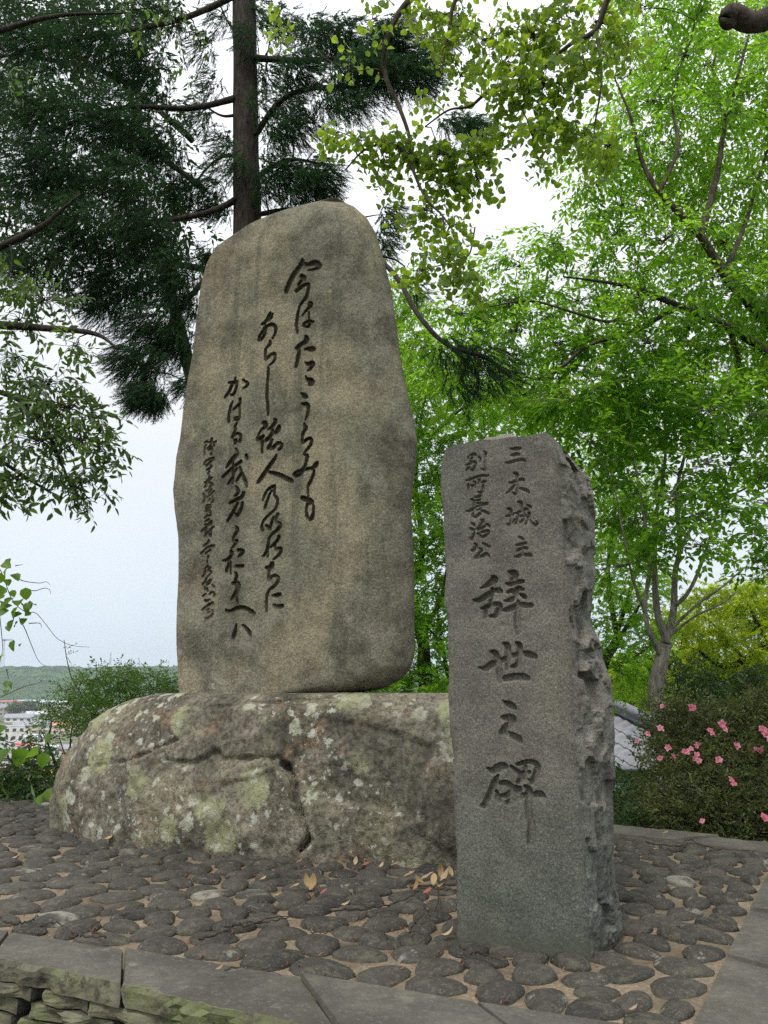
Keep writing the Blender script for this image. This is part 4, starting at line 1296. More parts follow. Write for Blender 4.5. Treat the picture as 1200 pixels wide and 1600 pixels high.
# ------------------------------------------------------------------ tiled house below the hilltop, right
def tiled_house():
    # ridge line descends to the right, seen just above the azaleas
    tile_m = plain("silver_kawara_tile", (0.20, 0.20, 0.225), 0.5, 0.35, 5.0, 0.5)
    ridge_m = plain("ridge_tile", (0.14, 0.14, 0.165), 0.5, 0.3, 5.0, 0.5)
    plaster = plain("pale_green_plaster", (0.55, 0.66, 0.62), 0.8, 0.08, 1.0)
    dark = plain("dark_coping", (0.10, 0.085, 0.075), 0.8, 0.2, 3.0)
    a, b = at(930, 1096, 19.0), at(1025, 1142, 17.0)          # upper and lower end of the sloping ridge
    u = (b - a) / np.linalg.norm(b - a)
    L = np.linalg.norm(b - a) + 1.2
    down = np.array([-0.28, -0.80, -0.53])
    down = down - u * (down @ u)
    down /= np.linalg.norm(down)
    nrm = np.cross(u, down)
    if nrm[2] < 0: nrm = -nrm
    base = np.array([a[0], a[1], land_z(a[0:1], a[1:2])[0]])
    t = thing("tiled_roof_house", base, "house with silver-grey wavy tiled roof below the hilltop, behind the azalea", "house")
    # roof deck
    D = 3.6
    o0 = a - u * 2.0
    V = np.array([o0, o0 + u * (L + 2.5), o0 + u * (L + 2.5) + down * D, o0 + down * D])
    V = np.vstack([V - nrm * 0.02, V - nrm * 0.14])
    F = np.array([[0, 1, 2, 3], [7, 6, 5, 4], [0, 4, 5, 1], [1, 5, 6, 2], [2, 6, 7, 3], [3, 7, 4, 0]])
    deck = mesh_obj("roof_deck", V, F, dark, t)
    # one wavy pan tile, shared
    nx = 9
    xs = np.linspace(0, 1, nx)
    prof = 0.016 * np.sin(xs * 2 * math.pi)
    tw, tl = 0.275, 0.30
    rows = []
    for yy, lift in ((0.0, 0.0), (tl * 1.12, 0.03)):
        rows.append(np.stack([xs * tw * 1.02, np.full(nx, yy), prof + lift], 1))
    rows.append(rows[1] - np.array([0, 0.01, 0.045]))
    TV = np.vstack(rows)
    i = np.arange(2)[:, None] * nx
    j = np.arange(nx - 1)[None, :]
    TQ = np.stack([i + j, i + nx + j, i + nx + j + 1, i + j + 1], -1).reshape(-1, 4)
    basis = np.stack([u, down, nrm], 1)
    me = make_mesh("roof_tile", TV @ basis.T, TQ, tile_m, False)
    for r in range(11):
        for c in range(22):
            p = o0 + u * (c * tw) + down * (0.12 + r * tl) + nrm * 0.02
            link_mesh("roof_tile", me, p, 0, (1, 1, 1), deck)
    # stacked ridge with round cap rolls
    parts = []
    for off, rad in ((0.05, 0.10), (0.17, 0.085), (0.27, 0.10)):
        pts = np.array([o0 + nrm * off - down * 0.02, o0 + u * (L + 1.6) + nrm * off - down * 0.02])
        V, F = tube(resample(pts, 12), np.full(12, rad), 10)
        mesh_obj("ridge_roll", V, F, ridge_m, deck, True)
    # walls under the eaves
    c0 = a + down * (D * 0.55) + u * (L * 0.2) - np.array([0, 0, 2.6])
    V, F = box(c0 + np.array([0, 1.2, -1.2]), (7.0, 3.0, 4.4), math.atan2(u[1], u[0]))
    mesh_obj("wall", V, F, plaster, t)
    # boundary wall in front with dark coping
    p = at(985, 1245, 12.5)
    g = land_z(p[0:1], p[1:2])[0] - 0.3
    w = thing("boundary_wall", (p[0], p[1], g), "pale green-white boundary wall with dark coping, seen right of the pillar", "wall")
    top = at(985, 1220, 12.5)[2]
    V, F = box((p[0] + 0.4, p[1], (top + g) / 2 - 0.02), (4.4, 0.14, top - g))
    wl = mesh_obj("wall_panel", V, F, plaster, w)
    V, F = box((p[0] + 0.4, p[1], top + 0.07), (4.6, 0.24, 0.15))
    mesh_obj("coping", V, F, dark, w)
    V, F = box((p[0] + 0.4, p[1] - 0.0, top + 0.168), (4.7, 0.30, 0.03))
    mesh_obj("coping_cap", V, F, ridge_m, w)
    for k in range(4):
        V, F = box((p[0] + 0.4, p[1] - 0.08, top - 0.17 - k * 0.17), (4.4, 0.02, 0.02))
        mesh_obj("groove_strip", V, F, dark, wl)

tiled_house()

# ------------------------------------------------------------------ haze over the plain
def build_haze():
    V, F = box((0, 0, 52), (8400, 8400, 2 * 100))
    m = bpy.data.materials.new("valley_haze")
    m.use_nodes = True
    n = m.node_tree.nodes
    n.clear()
    out = n.new("ShaderNodeOutputMaterial")
    pv = n.new("ShaderNodeVolumePrincipled")
    pv.inputs["Color"].default_value = (0.78, 0.88, 0.97, 1)
    pv.inputs["Density"].default_value = 0.00012
    pv.inputs["Anisotropy"].default_value = 0.2
    m.node_tree.links.new(pv.outputs[0], out.inputs["Volume"])
    o = mesh_obj("haze", V, F, m)
    o["kind"] = "stuff"

build_haze()
# ------------------------------------------------------------------ plants: sprays of leaves on branches
def leaf_round(L, W, fold=0.12, droop=0.12):
    """heart/egg-shaped blade with midrib, 8 triangles, along +x"""
    V = np.array([[0, 0, 0], [0.18 * L, 0.42 * W, fold * W], [0.52 * L, 0.50 * W, fold * W * 1.2], [0.82 * L, 0.26 * W, 0.02 * L - droop * L * 0.4], [L, 0, -droop * L],
                  [0.82 * L, -0.26 * W, 0.02 * L - droop * L * 0.4], [0.52 * L, -0.50 * W, fold * W * 1.2], [0.18 * L, -0.42 * W, fold * W], [0.5 * L, 0, -0.02 * L]])
    F = np.array([[0, 8, 1], [1, 8, 2], [2, 8, 3], [3, 8, 4], [4, 8, 5], [5, 8, 6], [6, 8, 7], [7, 8, 0]])
    return V, F

def leaf_diamond(L, W, fold=0.15, droop=0.1):
    V = np.array([[0, 0, 0], [0.42 * L, 0.5 * W, fold * W], [L, 0, -droop * L], [0.42 * L, -0.5 * W, fold * W]])
    return V, np.array([[0, 2, 1], [0, 3, 2]])

def leaf_lance(L, W, fold=0.15, droop=0.15):
    V = np.array([[0, 0, 0], [0.3 * L, 0.5 * W, fold * W], [0.7 * L, 0.36 * W, fold * W - droop * L * 0.4], [L, 0, -droop * L], [0.7 * L, -0.36 * W, fold * W - droop * L * 0.4], [0.3 * L, -0.5 * W, fold * W], [0.5 * L, 0, -0.04 * L]])
    return V, np.array([[0, 6, 1], [1, 6, 2], [2, 6, 3], [3, 6, 4], [4, 6, 5], [5, 6, 0]])

def leaf_maple(L, W):
    V, F = [], []
    for a, l in ((0, 1.0), (0.95, 0.8), (-0.95, 0.8)):
        k = len(V)
        d, s = np.array([math.cos(a), math.sin(a), 0]), np.array([-math.sin(a), math.cos(a), 0])
        V += [np.zeros(3), d * l * L * 0.45 + s * 0.19 * L, d * l * L + np.array([0, 0, -0.12 * L]), d * l * L * 0.45 - s * 0.19 * L]
        F += [[k, k + 2, k + 1], [k, k + 3, k + 2]]
    return np.array(V), np.array(F)

def euler(rx, ry, rz):
    cx, sx, cy, sy, cz, sz = math.cos(rx), math.sin(rx), math.cos(ry), math.sin(ry), math.cos(rz), math.sin(rz)
    return np.array([[cz, -sz, 0], [sz, cz, 0], [0, 0, 1]]) @ np.array([[cy, 0, sy], [0, 1, 0], [-sy, 0, cy]]) @ np.array([[1, 0, 0], [0, cx, -sx], [0, sx, cx]])

def make_spray(rng, n, length, leaf, lmin, lmax, wr, spread=0.95, hang=0.0, twig_r=0.0022, curve=0.15, side=0.012, shape_tw=0.5):
    """-> V, F, midx(0 leaf,1 twig), tint"""
    Vs, Fs, mi, ti, off = [], [], [], [], 0
    tw = resample(np.array([[0, 0, 0], [length * 0.5, rng.normal(0, 0.03), length * curve * 0.3], [length, rng.normal(0, 0.05), -length * curve]]), 3)
    V, F = tube(tw, np.linspace(twig_r, twig_r * 0.4, 3), 3, cap=False)
    q = F[0]
    tris = np.vstack([q[:, [0, 1, 2]], q[:, [0, 2, 3]]])
    Vs.append(V); Fs.append(tris); mi += [1] * len(tris); ti += [0.5] * len(V); off = len(V)
    for k in range(n):
        f = (k + 0.6) / n
        p = np.array([np.interp(f * length, tw[:, 0], tw[:, c]) for c in range(3)])
        s = 1 if k % 2 else -1
        L = rng.uniform(lmin, lmax)
        LV, LF = leaf(L, L * wr * rng.uniform(0.85, 1.15))
        a = s * spread * rng.uniform(0.6, 1.25) if k < n - 1 else rng.normal(0, 0.2)
        R = euler(rng.normal(0, shape_tw), hang + rng.normal(0.1, 0.3), a)
        st = np.array([math.cos(a), math.sin(a), -hang * 0.4]) * side
        LV = LV @ R.T + p + st
        Vs.append(LV); Fs.append(LF + off); mi += [0] * len(LF)
        ti += [float(np.clip(rng.normal(0.5, 0.25), 0, 1))] * len(LV)
        off += len(LV)
    return np.vstack(Vs), np.vstack(Fs), np.array(mi), np.array(ti)

def make_needles(rng, n, length, nl, nw):
    Vs, Fs, mi, ti, off = [], [], [], [], 0
    tw = resample(np.array([[0, 0, 0], [length * 0.5, 0, 0.005], [length, 0, -0.01]]), 3)
    V = np.array([[0, 0.003, 0], [0, -0.003, 0], [length, 0.0, -0.01], [0, 0, 0.003], [0, 0, -0.003]])
    tris = np.array([[0, 1, 2], [3, 4, 2]])
    Vs.append(V); Fs.append(tris); mi += [1] * len(tris); ti += [0.2] * len(V); off = len(V)
    for k in range(n):
        x = length * (k + 0.5) / n
        a = rng.uniform(0, 2 * math.pi)
        L = nl * rng.uniform(0.75, 1.15)
        d = np.array([0.55, math.cos(a) * 0.83, math.sin(a) * 0.83])
        s = np.cross(d, [1, 0, 0]); s /= np.linalg.norm(s) + 1e-9
        p = np.array([x, 0, 0])
        Vs.append(np.array([p - s * nw, p + s * nw, p + d * L])); Fs.append(np.array([[0, 1, 2]]) + off)
        mi.append(0); ti += [float(rng.uniform(0, 1))] * 3
        off += 3
    return np.vstack(Vs), np.vstack(Fs), np.array(mi), np.array(ti)

def instance(protos, pos, dirs, scales, rng, roll=0.5, tjit=0.25, tints=None):
    pos, dirs = np.asarray(pos), np.asarray(dirs)
    n = len(pos)
    dirs = dirs / (np.linalg.norm(dirs, axis=1)[:, None] + 1e-9)
    up = np.tile(np.array([0, 0, 1.0]), (n, 1)) + rng.normal(0, roll, (n, 3))
    Zv = up - (up * dirs).sum(1)[:, None] * dirs
    Zv /= np.linalg.norm(Zv, axis=1)[:, None] + 1e-9
    Yv = np.cross(Zv, dirs)
    B = np.stack([dirs, Yv, Zv], 2)
    which = rng.integers(0, len(protos), n)
    Vs, Fs, Ms, Ts, off = [], [], [], [], 0
    for k, (V, F, mi, ti) in enumerate(protos):
        ii = np.nonzero(which == k)[0]
        if not len(ii): continue
        W = np.einsum('nij,vj->nvi', B[ii], V) * scales[ii][:, None, None] + pos[ii][:, None, :]
        Vs.append(W.reshape(-1, 3))
        Fs.append((F[None] + (np.arange(len(ii)) * len(V))[:, None, None] + off).reshape(-1, 3))
        Ms.append(np.tile(mi, len(ii)))
        base = rng.normal(0, tjit, len(ii)) if tints is None else tints[ii] + rng.normal(0, tjit * 0.5, len(ii))
        Ts.append(np.clip(ti[None] + base[:, None], 0, 1).ravel())
        off += len(ii) * len(V)
    return np.vstack(Vs), np.vstack(Fs), np.concatenate(Ms), np.concatenate(Ts)

def px_r(r, Y): return r * Y / FPX

class Plant:
    def __init__(s, name, base, label, cat, bark, leaf, seed, group=None):
        s.t = thing(name, base, label, cat, group)
        s.bark, s.leaf = bark, leaf
        s.rng = np.random.default_rng(seed)
        s.skel, s.twigs = [], []
        s.pos, s.dir, s.sc, s.tn = [], [], [], []
    def limb(s, pts, r0, r1, name="limb", n=None, sides=9, wob=0.12):
        P = resample(np.array(pts, float), n or 8 * len(pts))
        R = np.linspace(r0, r1, len(P))
        kn = s.rng.normal(0, 0.30, (max(3, len(pts)), 3))
        P[1:-1] += resample(kn, len(P))[1:-1] * R[1:-1, None]
        V, F = tube(P, R, sides, wob, int(s.rng.integers(1, 99)))
        o = mesh_obj(name, V, F, s.bark, s.t, True)
        s.skel.append(np.column_stack([P, R]))
        return o
    def branch_to(s, c, r=0.012, sag=0.1):
        """thin branch from the nearest point of the skeleton to c"""
        K = np.vstack(s.skel)
        d = np.linalg.norm(K[:, :3] - c, axis=1)
        k = d.argmin()
        a = K[k, :3]
        L = d[k]
        mid = (a + c) / 2 + np.array([0, 0, sag * L]) + s.rng.normal(0, 0.07 * L, 3)
        P = resample(np.array([a, mid, c]), max(5, int(L / 0.12)))
        P[1:-1] += s.rng.normal(0, 0.012, (len(P) - 2, 3))
        r = min(r * (0.5 + 0.5 * L), K[k, 3] * 0.8 + 0.002)
        R = np.linspace(r, 0.0035, len(P))
        s.twigs.append(tube(P, R, 5, cap=False))
        s.skel.append(np.column_stack([P[len(P) // 3:], R[len(P) // 3:]]))
    def clump(s, c, rad, n, droop=0.25, scale=(0.8, 1.2), twigs=4, link=True, out=1.0, br=0.012, bias=0.5, tint=None, main=None):
        c, rad = np.array(c, float), np.array(rad, float)
        if link: s.branch_to(c, br)
        g = s.rng.normal(0, 1, (n, 3))
        g /= np.linalg.norm(g, axis=1)[:, None]
        rr = s.rng.uniform(0, 1, (n, 1)) ** bias
        p = c + g * rr * rad
        d = g * np.array([1, 1, 0.5]) * out + s.rng.normal(0, 0.45, (n, 3)) + np.array([0, 0, -droop])
        if main is not None: d = d * 0.55 + np.asarray(main)
        s.pos.append(p); s.dir.append(d); s.sc.append(s.rng.uniform(*scale, n))
        s.tn.append(np.full(n, 0.0 if tint is None else tint) + s.rng.normal(0, 0.22))
        for q in range(min(twigs, n)):
            a = c + s.rng.normal(0, 0.1, 3) * rad
            P = np.array([a, (a + p[q]) / 2 + s.rng.normal(0, 0.06, 3) * rad.mean() + np.array([0, 0, 0.06]) * rad.mean(), p[q]])
            s.twigs.append(tube(P, [0.0045, 0.003, 0.002], 3, cap=False))
    def finish(s, protos, foliage="foliage", roll=0.5, tjit=0.2):
        if s.twigs:
            V, F = join(s.twigs)
            o = mesh_obj("twigs", V, F, s.bark, s.t, True)
            o["kind"] = "stuff"
        if s.pos:
            P, D, S_, T = np.vstack(s.pos), np.vstack(s.dir), np.concatenate(s.sc), np.concatenate(s.tn)
            V, F, mi, ti = instance(protos, P, D, S_, s.rng, roll, tjit, T)
            o = mesh_obj(foliage, V, F, [s.leaf, s.bark], s.t, False, mi, ti)
            o["kind"] = "stuff"
        return s.t

def pxl(pts):
    return [at(x, y, Y) for x, y, Y in pts]

def scatter_px(rng, poly, mind, n_try, gaps=()):
    P = np.array(poly, float)
    lo, hi = P.min(0), P.max(0)
    out = []
    for q in rng.uniform(lo, hi, (n_try, 2)):
        if not in_poly(q, poly)[0]: continue
        if any((q[0] - gx) ** 2 + (q[1] - gy) ** 2 < gr * gr for gx, gy, gr in gaps): continue
        if out and (np.hypot(*(np.array(out) - q).T) < mind).any(): continue
        out.append(q)
    return np.array(out)

def gz(x, y): return float(land_z(np.array([x]), np.array([y]))[0])

BK_dark = bark_mat("dark_conifer_bark", (0.014, 0.011, 0.009), (0.055, 0.043, 0.034))
BK_grey = bark_mat("grey_smooth_bark", (0.130, 0.115, 0.092), (0.330, 0.300, 0.245), (0.150, 0.160, 0.095))
BK_brown = bark_mat("brown_bark", (0.040, 0.030, 0.024), (0.130, 0.105, 0.085))
LF_fir = leaf_mat("fir_needles", (0.014, 0.040, 0.018), (0.060, 0.125, 0.048), (0.06, 0.15, 0.05), 0.3, 0.6, 0.12)
LF_ever = leaf_mat("glossy_evergreen_leaves", (0.020, 0.052, 0.014), (0.065, 0.125, 0.026), (0.20, 0.34, 0.04), 0.38, 0.35, 0.45)
LF_heart = leaf_mat("heart_leaves", (0.050, 0.115, 0.016), (0.150, 0.240, 0.026), (0.46, 0.66, 0.05), 0.5)
LF_zel = leaf_mat("zelkova_leaves", (0.034, 0.105, 0.010), (0.135, 0.270, 0.022), (0.42, 0.78, 0.045), 0.58, 0.5, 0.2)
LF_young = leaf_mat("young_tree_leaves", (0.030, 0.095, 0.010), (0.120, 0.245, 0.020), (0.37, 0.72, 0.040), 0.58, 0.5, 0.2)
LF_maple = leaf_mat("fresh_maple_leaves", (0.110, 0.200, 0.014), (0.260, 0.330, 0.020), (0.66, 0.80, 0.04), 0.55, 0.5, 0.2)
LF_mid = leaf_mat("mid_green_maple_leaves", (0.060, 0.165, 0.014), (0.140, 0.280, 0.022), (0.40, 0.74, 0.04), 0.55, 0.5, 0.2)
LF_azalea = leaf_mat("azalea_leaves", (0.014, 0.030, 0.009), (0.110, 0.130, 0.034), (0.17, 0.23, 0.035), 0.3, 0.4, 0.35)
LF_shrub = leaf_mat("shrub_leaves", (0.016, 0.042, 0.012), (0.055, 0.105, 0.024), (0.12, 0.24, 0.030), 0.35, 0.4)
LF_fresh = leaf_mat("fresh_shrub_leaves", (0.030, 0.080, 0.014), (0.090, 0.180, 0.026), (0.24, 0.46, 0.04), 0.4, 0.45, 0.25)
LF_vine = leaf_mat("vine_leaves", (0.060, 0.140, 0.016), (0.110, 0.210, 0.022), (0.30, 0.52, 0.040), 0.5)
LF_grass = leaf_mat("dark_grass_blades", (0.018, 0.055, 0.016), (0.060, 0.135, 0.030), (0.10, 0.24, 0.035), 0.3, 0.4)
LF_far = leaf_mat("far_tree_leaves", (0.045, 0.090, 0.018), (0.150, 0.180, 0.040), (0.20, 0.28, 0.05), 0.35)

# ---- the fir behind the stele
def fir():
    b = at(392, 330, 9.2)
    x, y = b[0], b[1]
    z0 = gz(x, y) - 0.2
    T = Plant("fir_tree", (x, y, z0), "tall dark fir with straight trunk behind the stele", "tree", BK_dark, LF_fir, 11)
    top = at(386, -260, 9.2)
    T.limb([(x + 0.05, y, z0), (x, y, 2.5), (x - 0.02, y, 5.5), (top[0], y, top[2])], 0.27, 0.15, "trunk", 60, 14, 0.10)
    for pts, r in (([(390,300,9.2),(330,330,9.0),(230,350,8.6),(120,380,8.1),(20,430,7.8)], 0.05), ([(388,150,9.2),(300,170,8.9),(180,170,8.5),(40,220,8.0)], 0.05), ([(388,-20,9.2),(280,30,9.0),(120,60,8.4),(0,90,8.0)], 0.05),
                   ([(392,330,9.2),(330,420,8.9),(270,500,8.6),(225,590,8.3),(228,630,8.2)], 0.045), ([(390,90,9.2),(470,95,8.8),(560,90,8.3),(660,70,8.0)], 0.05), ([(392,220,9.2),(450,150,8.7),(560,135,8.2),(650,140,7.9)], 0.045),
                   ([(392,280,9.2),(450,250,9.0),(520,260,8.8)], 0.04), ([(394,335,9.2),(480,330,8.9),(600,410,7.6),(650,490,6.6),(700,540,6.0),(760,560,5.9),(800,590,5.9)], 0.035),
                   ([(388,175,9.2),(350,180,9.3),(320,165,9.5)], 0.025), ([(388,60,9.2),(360,40,9.3),(345,10,9.5)], 0.025), ([(389,240,9.2),(340,250,9.4),(300,290,9.5)], 0.025)):
        T.limb(pxl(pts), r, 0.012, "limb", None, 8)
    C_ = [(40,60,90,70,8.0,330),(150,60,90,70,8.5,330),(225,110,55,75,9,210),(60,170,90,70,8,330),(170,190,80,65,8.5,330),(245,230,55,45,9,180),(80,270,90,60,8,330),(190,290,80,60,8.5,280),(285,300,45,40,9.3,130),
          (120,350,90,50,8,280),(230,370,70,50,8.5,240),(60,410,80,45,8,170),(180,440,70,45,8.5,230),(275,430,45,60,8.5,190),(235,510,65,45,8.5,230),(160,480,50,30,8.5,90),(215,565,55,35,8.3,190),(275,535,35,45,8.6,130),(230,618,36,26,8.2,190),(290,600,18,18,8.5,36),
          (250,20,60,40,9,130),(345,25,30,30,9.5,40),(330,130,25,30,9.5,36),(440,40,40,35,9,90),(470,110,50,35,8.5,150),(540,60,60,35,8.5,180),(615,60,50,35,8.0,170),(565,115,75,32,8.0,250),(640,120,55,38,8.0,190),(690,65,30,16,8.0,36),
          (460,200,45,35,8.8,130),(430,270,40,40,9.0,140),(500,275,48,30,8.8,160),(480,310,60,22,9.0,110),(560,165,60,16,8.0,60),(350,230,28,45,9.5,70),(340,325,30,26,9.5,60),(610,335,22,22,8.5,40),(602,375,22,36,8.5,50),(420,120,24,40,9.3,60),
          (708,545,40,26,6.0,22),(757,558,56,26,5.9,30),(722,595,34,40,6.0,20),(775,592,40,20,5.9,14),(705,190,26,14,7.6,36),(738,195,30,16,7.5,70),(655,455,16,20,8.3,20),(385,60,30,40,8.9,36),(402,160,26,40,8.9,30),(372,255,26,36,8.9,32),(312,180,24,50,9.3,64),(315,70,30,40,9.3,56),(430,205,30,40,9.0,64),(332,285,26,40,9.3,56),(410,300,24,20,8.9,30),(500,60,50,40,8.8,140),(590,95,60,40,8.3,170),(520,160,60,30,8.6,120),(660,95,40,30,8.0,110),(450,160,30,40,9.1,90),(470,280,50,35,9.1,120),(400,20,30,30,9.3,60),(325,400,16,30,8.9,40),(300,480,14,26,8.8,40)]
    for px, py, rx, ry, Y, n in C_:
        T.clump(at(px, py, Y), (px_r(rx, Y), px_r((rx + ry) / 2, Y), px_r(ry, Y)), int(n * 2.8), 0.35, (0.75, 1.25), 5, True, 0.9, 0.02, 0.5, None, (np.sign(px - 390) * 0.45, -0.15, -0.45))
    r = np.random.default_rng(3)
    T.finish([make_needles(r, 31, 0.18, 0.031, 0.0040) for _ in range(5)], "needles", 0.8, 0.3)

fir()

# ---- dark tree filling the background behind the fir
def dark_tree():
    x, y = -2.75, 12.0
    z0 = gz(x, y) - 0.3
    T = Plant("background_tree", (x, y, z0), "dense dark tree behind the fir in the upper left", "tree", BK_dark, LF_dark, 16)
    T.limb([(x, y, z0), (x, y, 2.5), (x - 0.1, y, 4.6), (x - 0.5, y, 6.2), (x - 1.2, y, 8.5)], 0.2, 0.08, "trunk", 30, 10, 0.1)
    for pts in ([(330,420,12),(200,400,12),(100,380,12),(0,300,11.5)], [(320,300,12),(240,240,12),(160,200,12)], [(300,220,12),(180,120,12),(60,90,11.5),(-20,60,11.5)]):
        T.limb(pxl(pts), 0.06, 0.02, "limb", None, 7)
    for q in scatter_px(T.rng, [(-60,-80),(280,-80),(245,60),(255,200),(290,300),(290,420),(240,470),(140,455),(60,420),(-60,450)], 36, 1500, [(285,60,30),(290,190,22),(140,90,10),(40,215,9),(110,310,10),(230,330,9)]):
        Y = T.rng.uniform(10.5, 13)
        T.clump(at(q[0], q[1], Y), (px_r(46, Y), px_r(46, Y), px_r(28, Y)), 20, 0.2, (0.9, 1.4), 2, True, 1.0, 0.02)
    r = np.random.default_rng(17)
    T.finish([make_spray(r, 8, 0.34, leaf_diamond, 0.09, 0.14, 0.45, 0.9, 0.2, 0.003, 0.15) for _ in range(5)], "foliage", 0.6)

LF_dark = leaf_mat("dark_background_leaves", (0.014, 0.030, 0.012), (0.040, 0.075, 0.022), (0.08, 0.16, 0.03), 0.25, 0.5, 0.25)
dark_tree()

# ---- evergreen broad-leaf tree at the left edge
def individual_leaves(T, proto, n, name="leaf"):
    """the largest leaves in view as parts of their own (shared mesh)"""
    P, D, S_ = np.vstack(T.pos), np.vstack(T.dir), np.concatenate(T.sc)
    return P, D, S_

def evergreen():
    x, y = -5.0, 6.2
    z0 = gz(x, y) - 0.2
    T = Plant("evergreen_tree", (x, y, z0), "glossy dark broad-leaved tree reaching in from the left edge", "tree", BK_dark, LF_ever, 21)
    T.limb([(x, y, z0), (x + 0.1, y, 2.0), (x + 0.05, y - 0.1, 5.0), (x + 0.3, y - 0.2, 8.0)], 0.22, 0.09, "trunk", 40, 12, 0.1)
    for pts, r in (([(-330,470,6.2),(-120,500,5.9),(0,508,5.7),(90,514,5.6),(150,524,5.5),(185,545,5.4)], 0.055), ([(-330,520,6.2),(-80,420,6.0),(50,362,5.9),(90,332,5.9),(126,303,5.9)], 0.045), ([(-320,560,6.2),(-120,600,5.8),(0,610,5.6),(60,650,5.5),(95,720,5.4),(110,760,5.4)], 0.03),
                   ([(-330,300,6.2),(-100,100,6.2),(60,30,6.3),(200,20,6.6)], 0.05), ([(-200,560,5.9),(-40,690,5.5),(30,740,5.4),(80,770,5.4)], 0.022)):
        T.limb(pxl(pts), r, 0.008, "limb", None, 8)
    for px, py, rx, ry, Y, n in ((25,560,40,30,5.5,14),(70,600,45,28,5.5,16),(35,640,42,30,5.5,16),(105,635,40,25,5.4,16),(145,655,26,22,5.4,10),(60,690,50,30,5.4,18),(120,690,38,26,5.4,16),(155,700,18,20,5.3,7),(30,745,40,24,5.4,14),(85,748,38,20,5.4,12),
                                 (130,752,22,18,5.4,8),(135,778,16,10,5.4,5),(10,785,18,12,5.4,5),(15,720,20,30,5.4,8),(20,430,34,36,5.8,16),(70,470,44,30,5.8,18),(30,500,30,24,5.7,10),(120,540,30,18,5.5,8),
                                 (210,15,55,26,6.5,8),(275,30,30,30,6.6,7),(20,110,30,40,6.2,4),(290,100,16,30,6.7,4)):
        T.clump(at(px, py, Y), (px_r(rx, Y), px_r(rx, Y), px_r(ry, Y)), int(n * 1.35), 0.35, (0.85, 1.2), 99, True, 0.8, 0.012)
    r = np.random.default_rng(4)
    T.finish([make_spray(r, 8, 0.20, leaf_lance, 0.055, 0.085, 0.38, 1.0, 0.35, 0.0025, 0.2) for _ in range(6)], "foliage", 0.6)

evergreen()

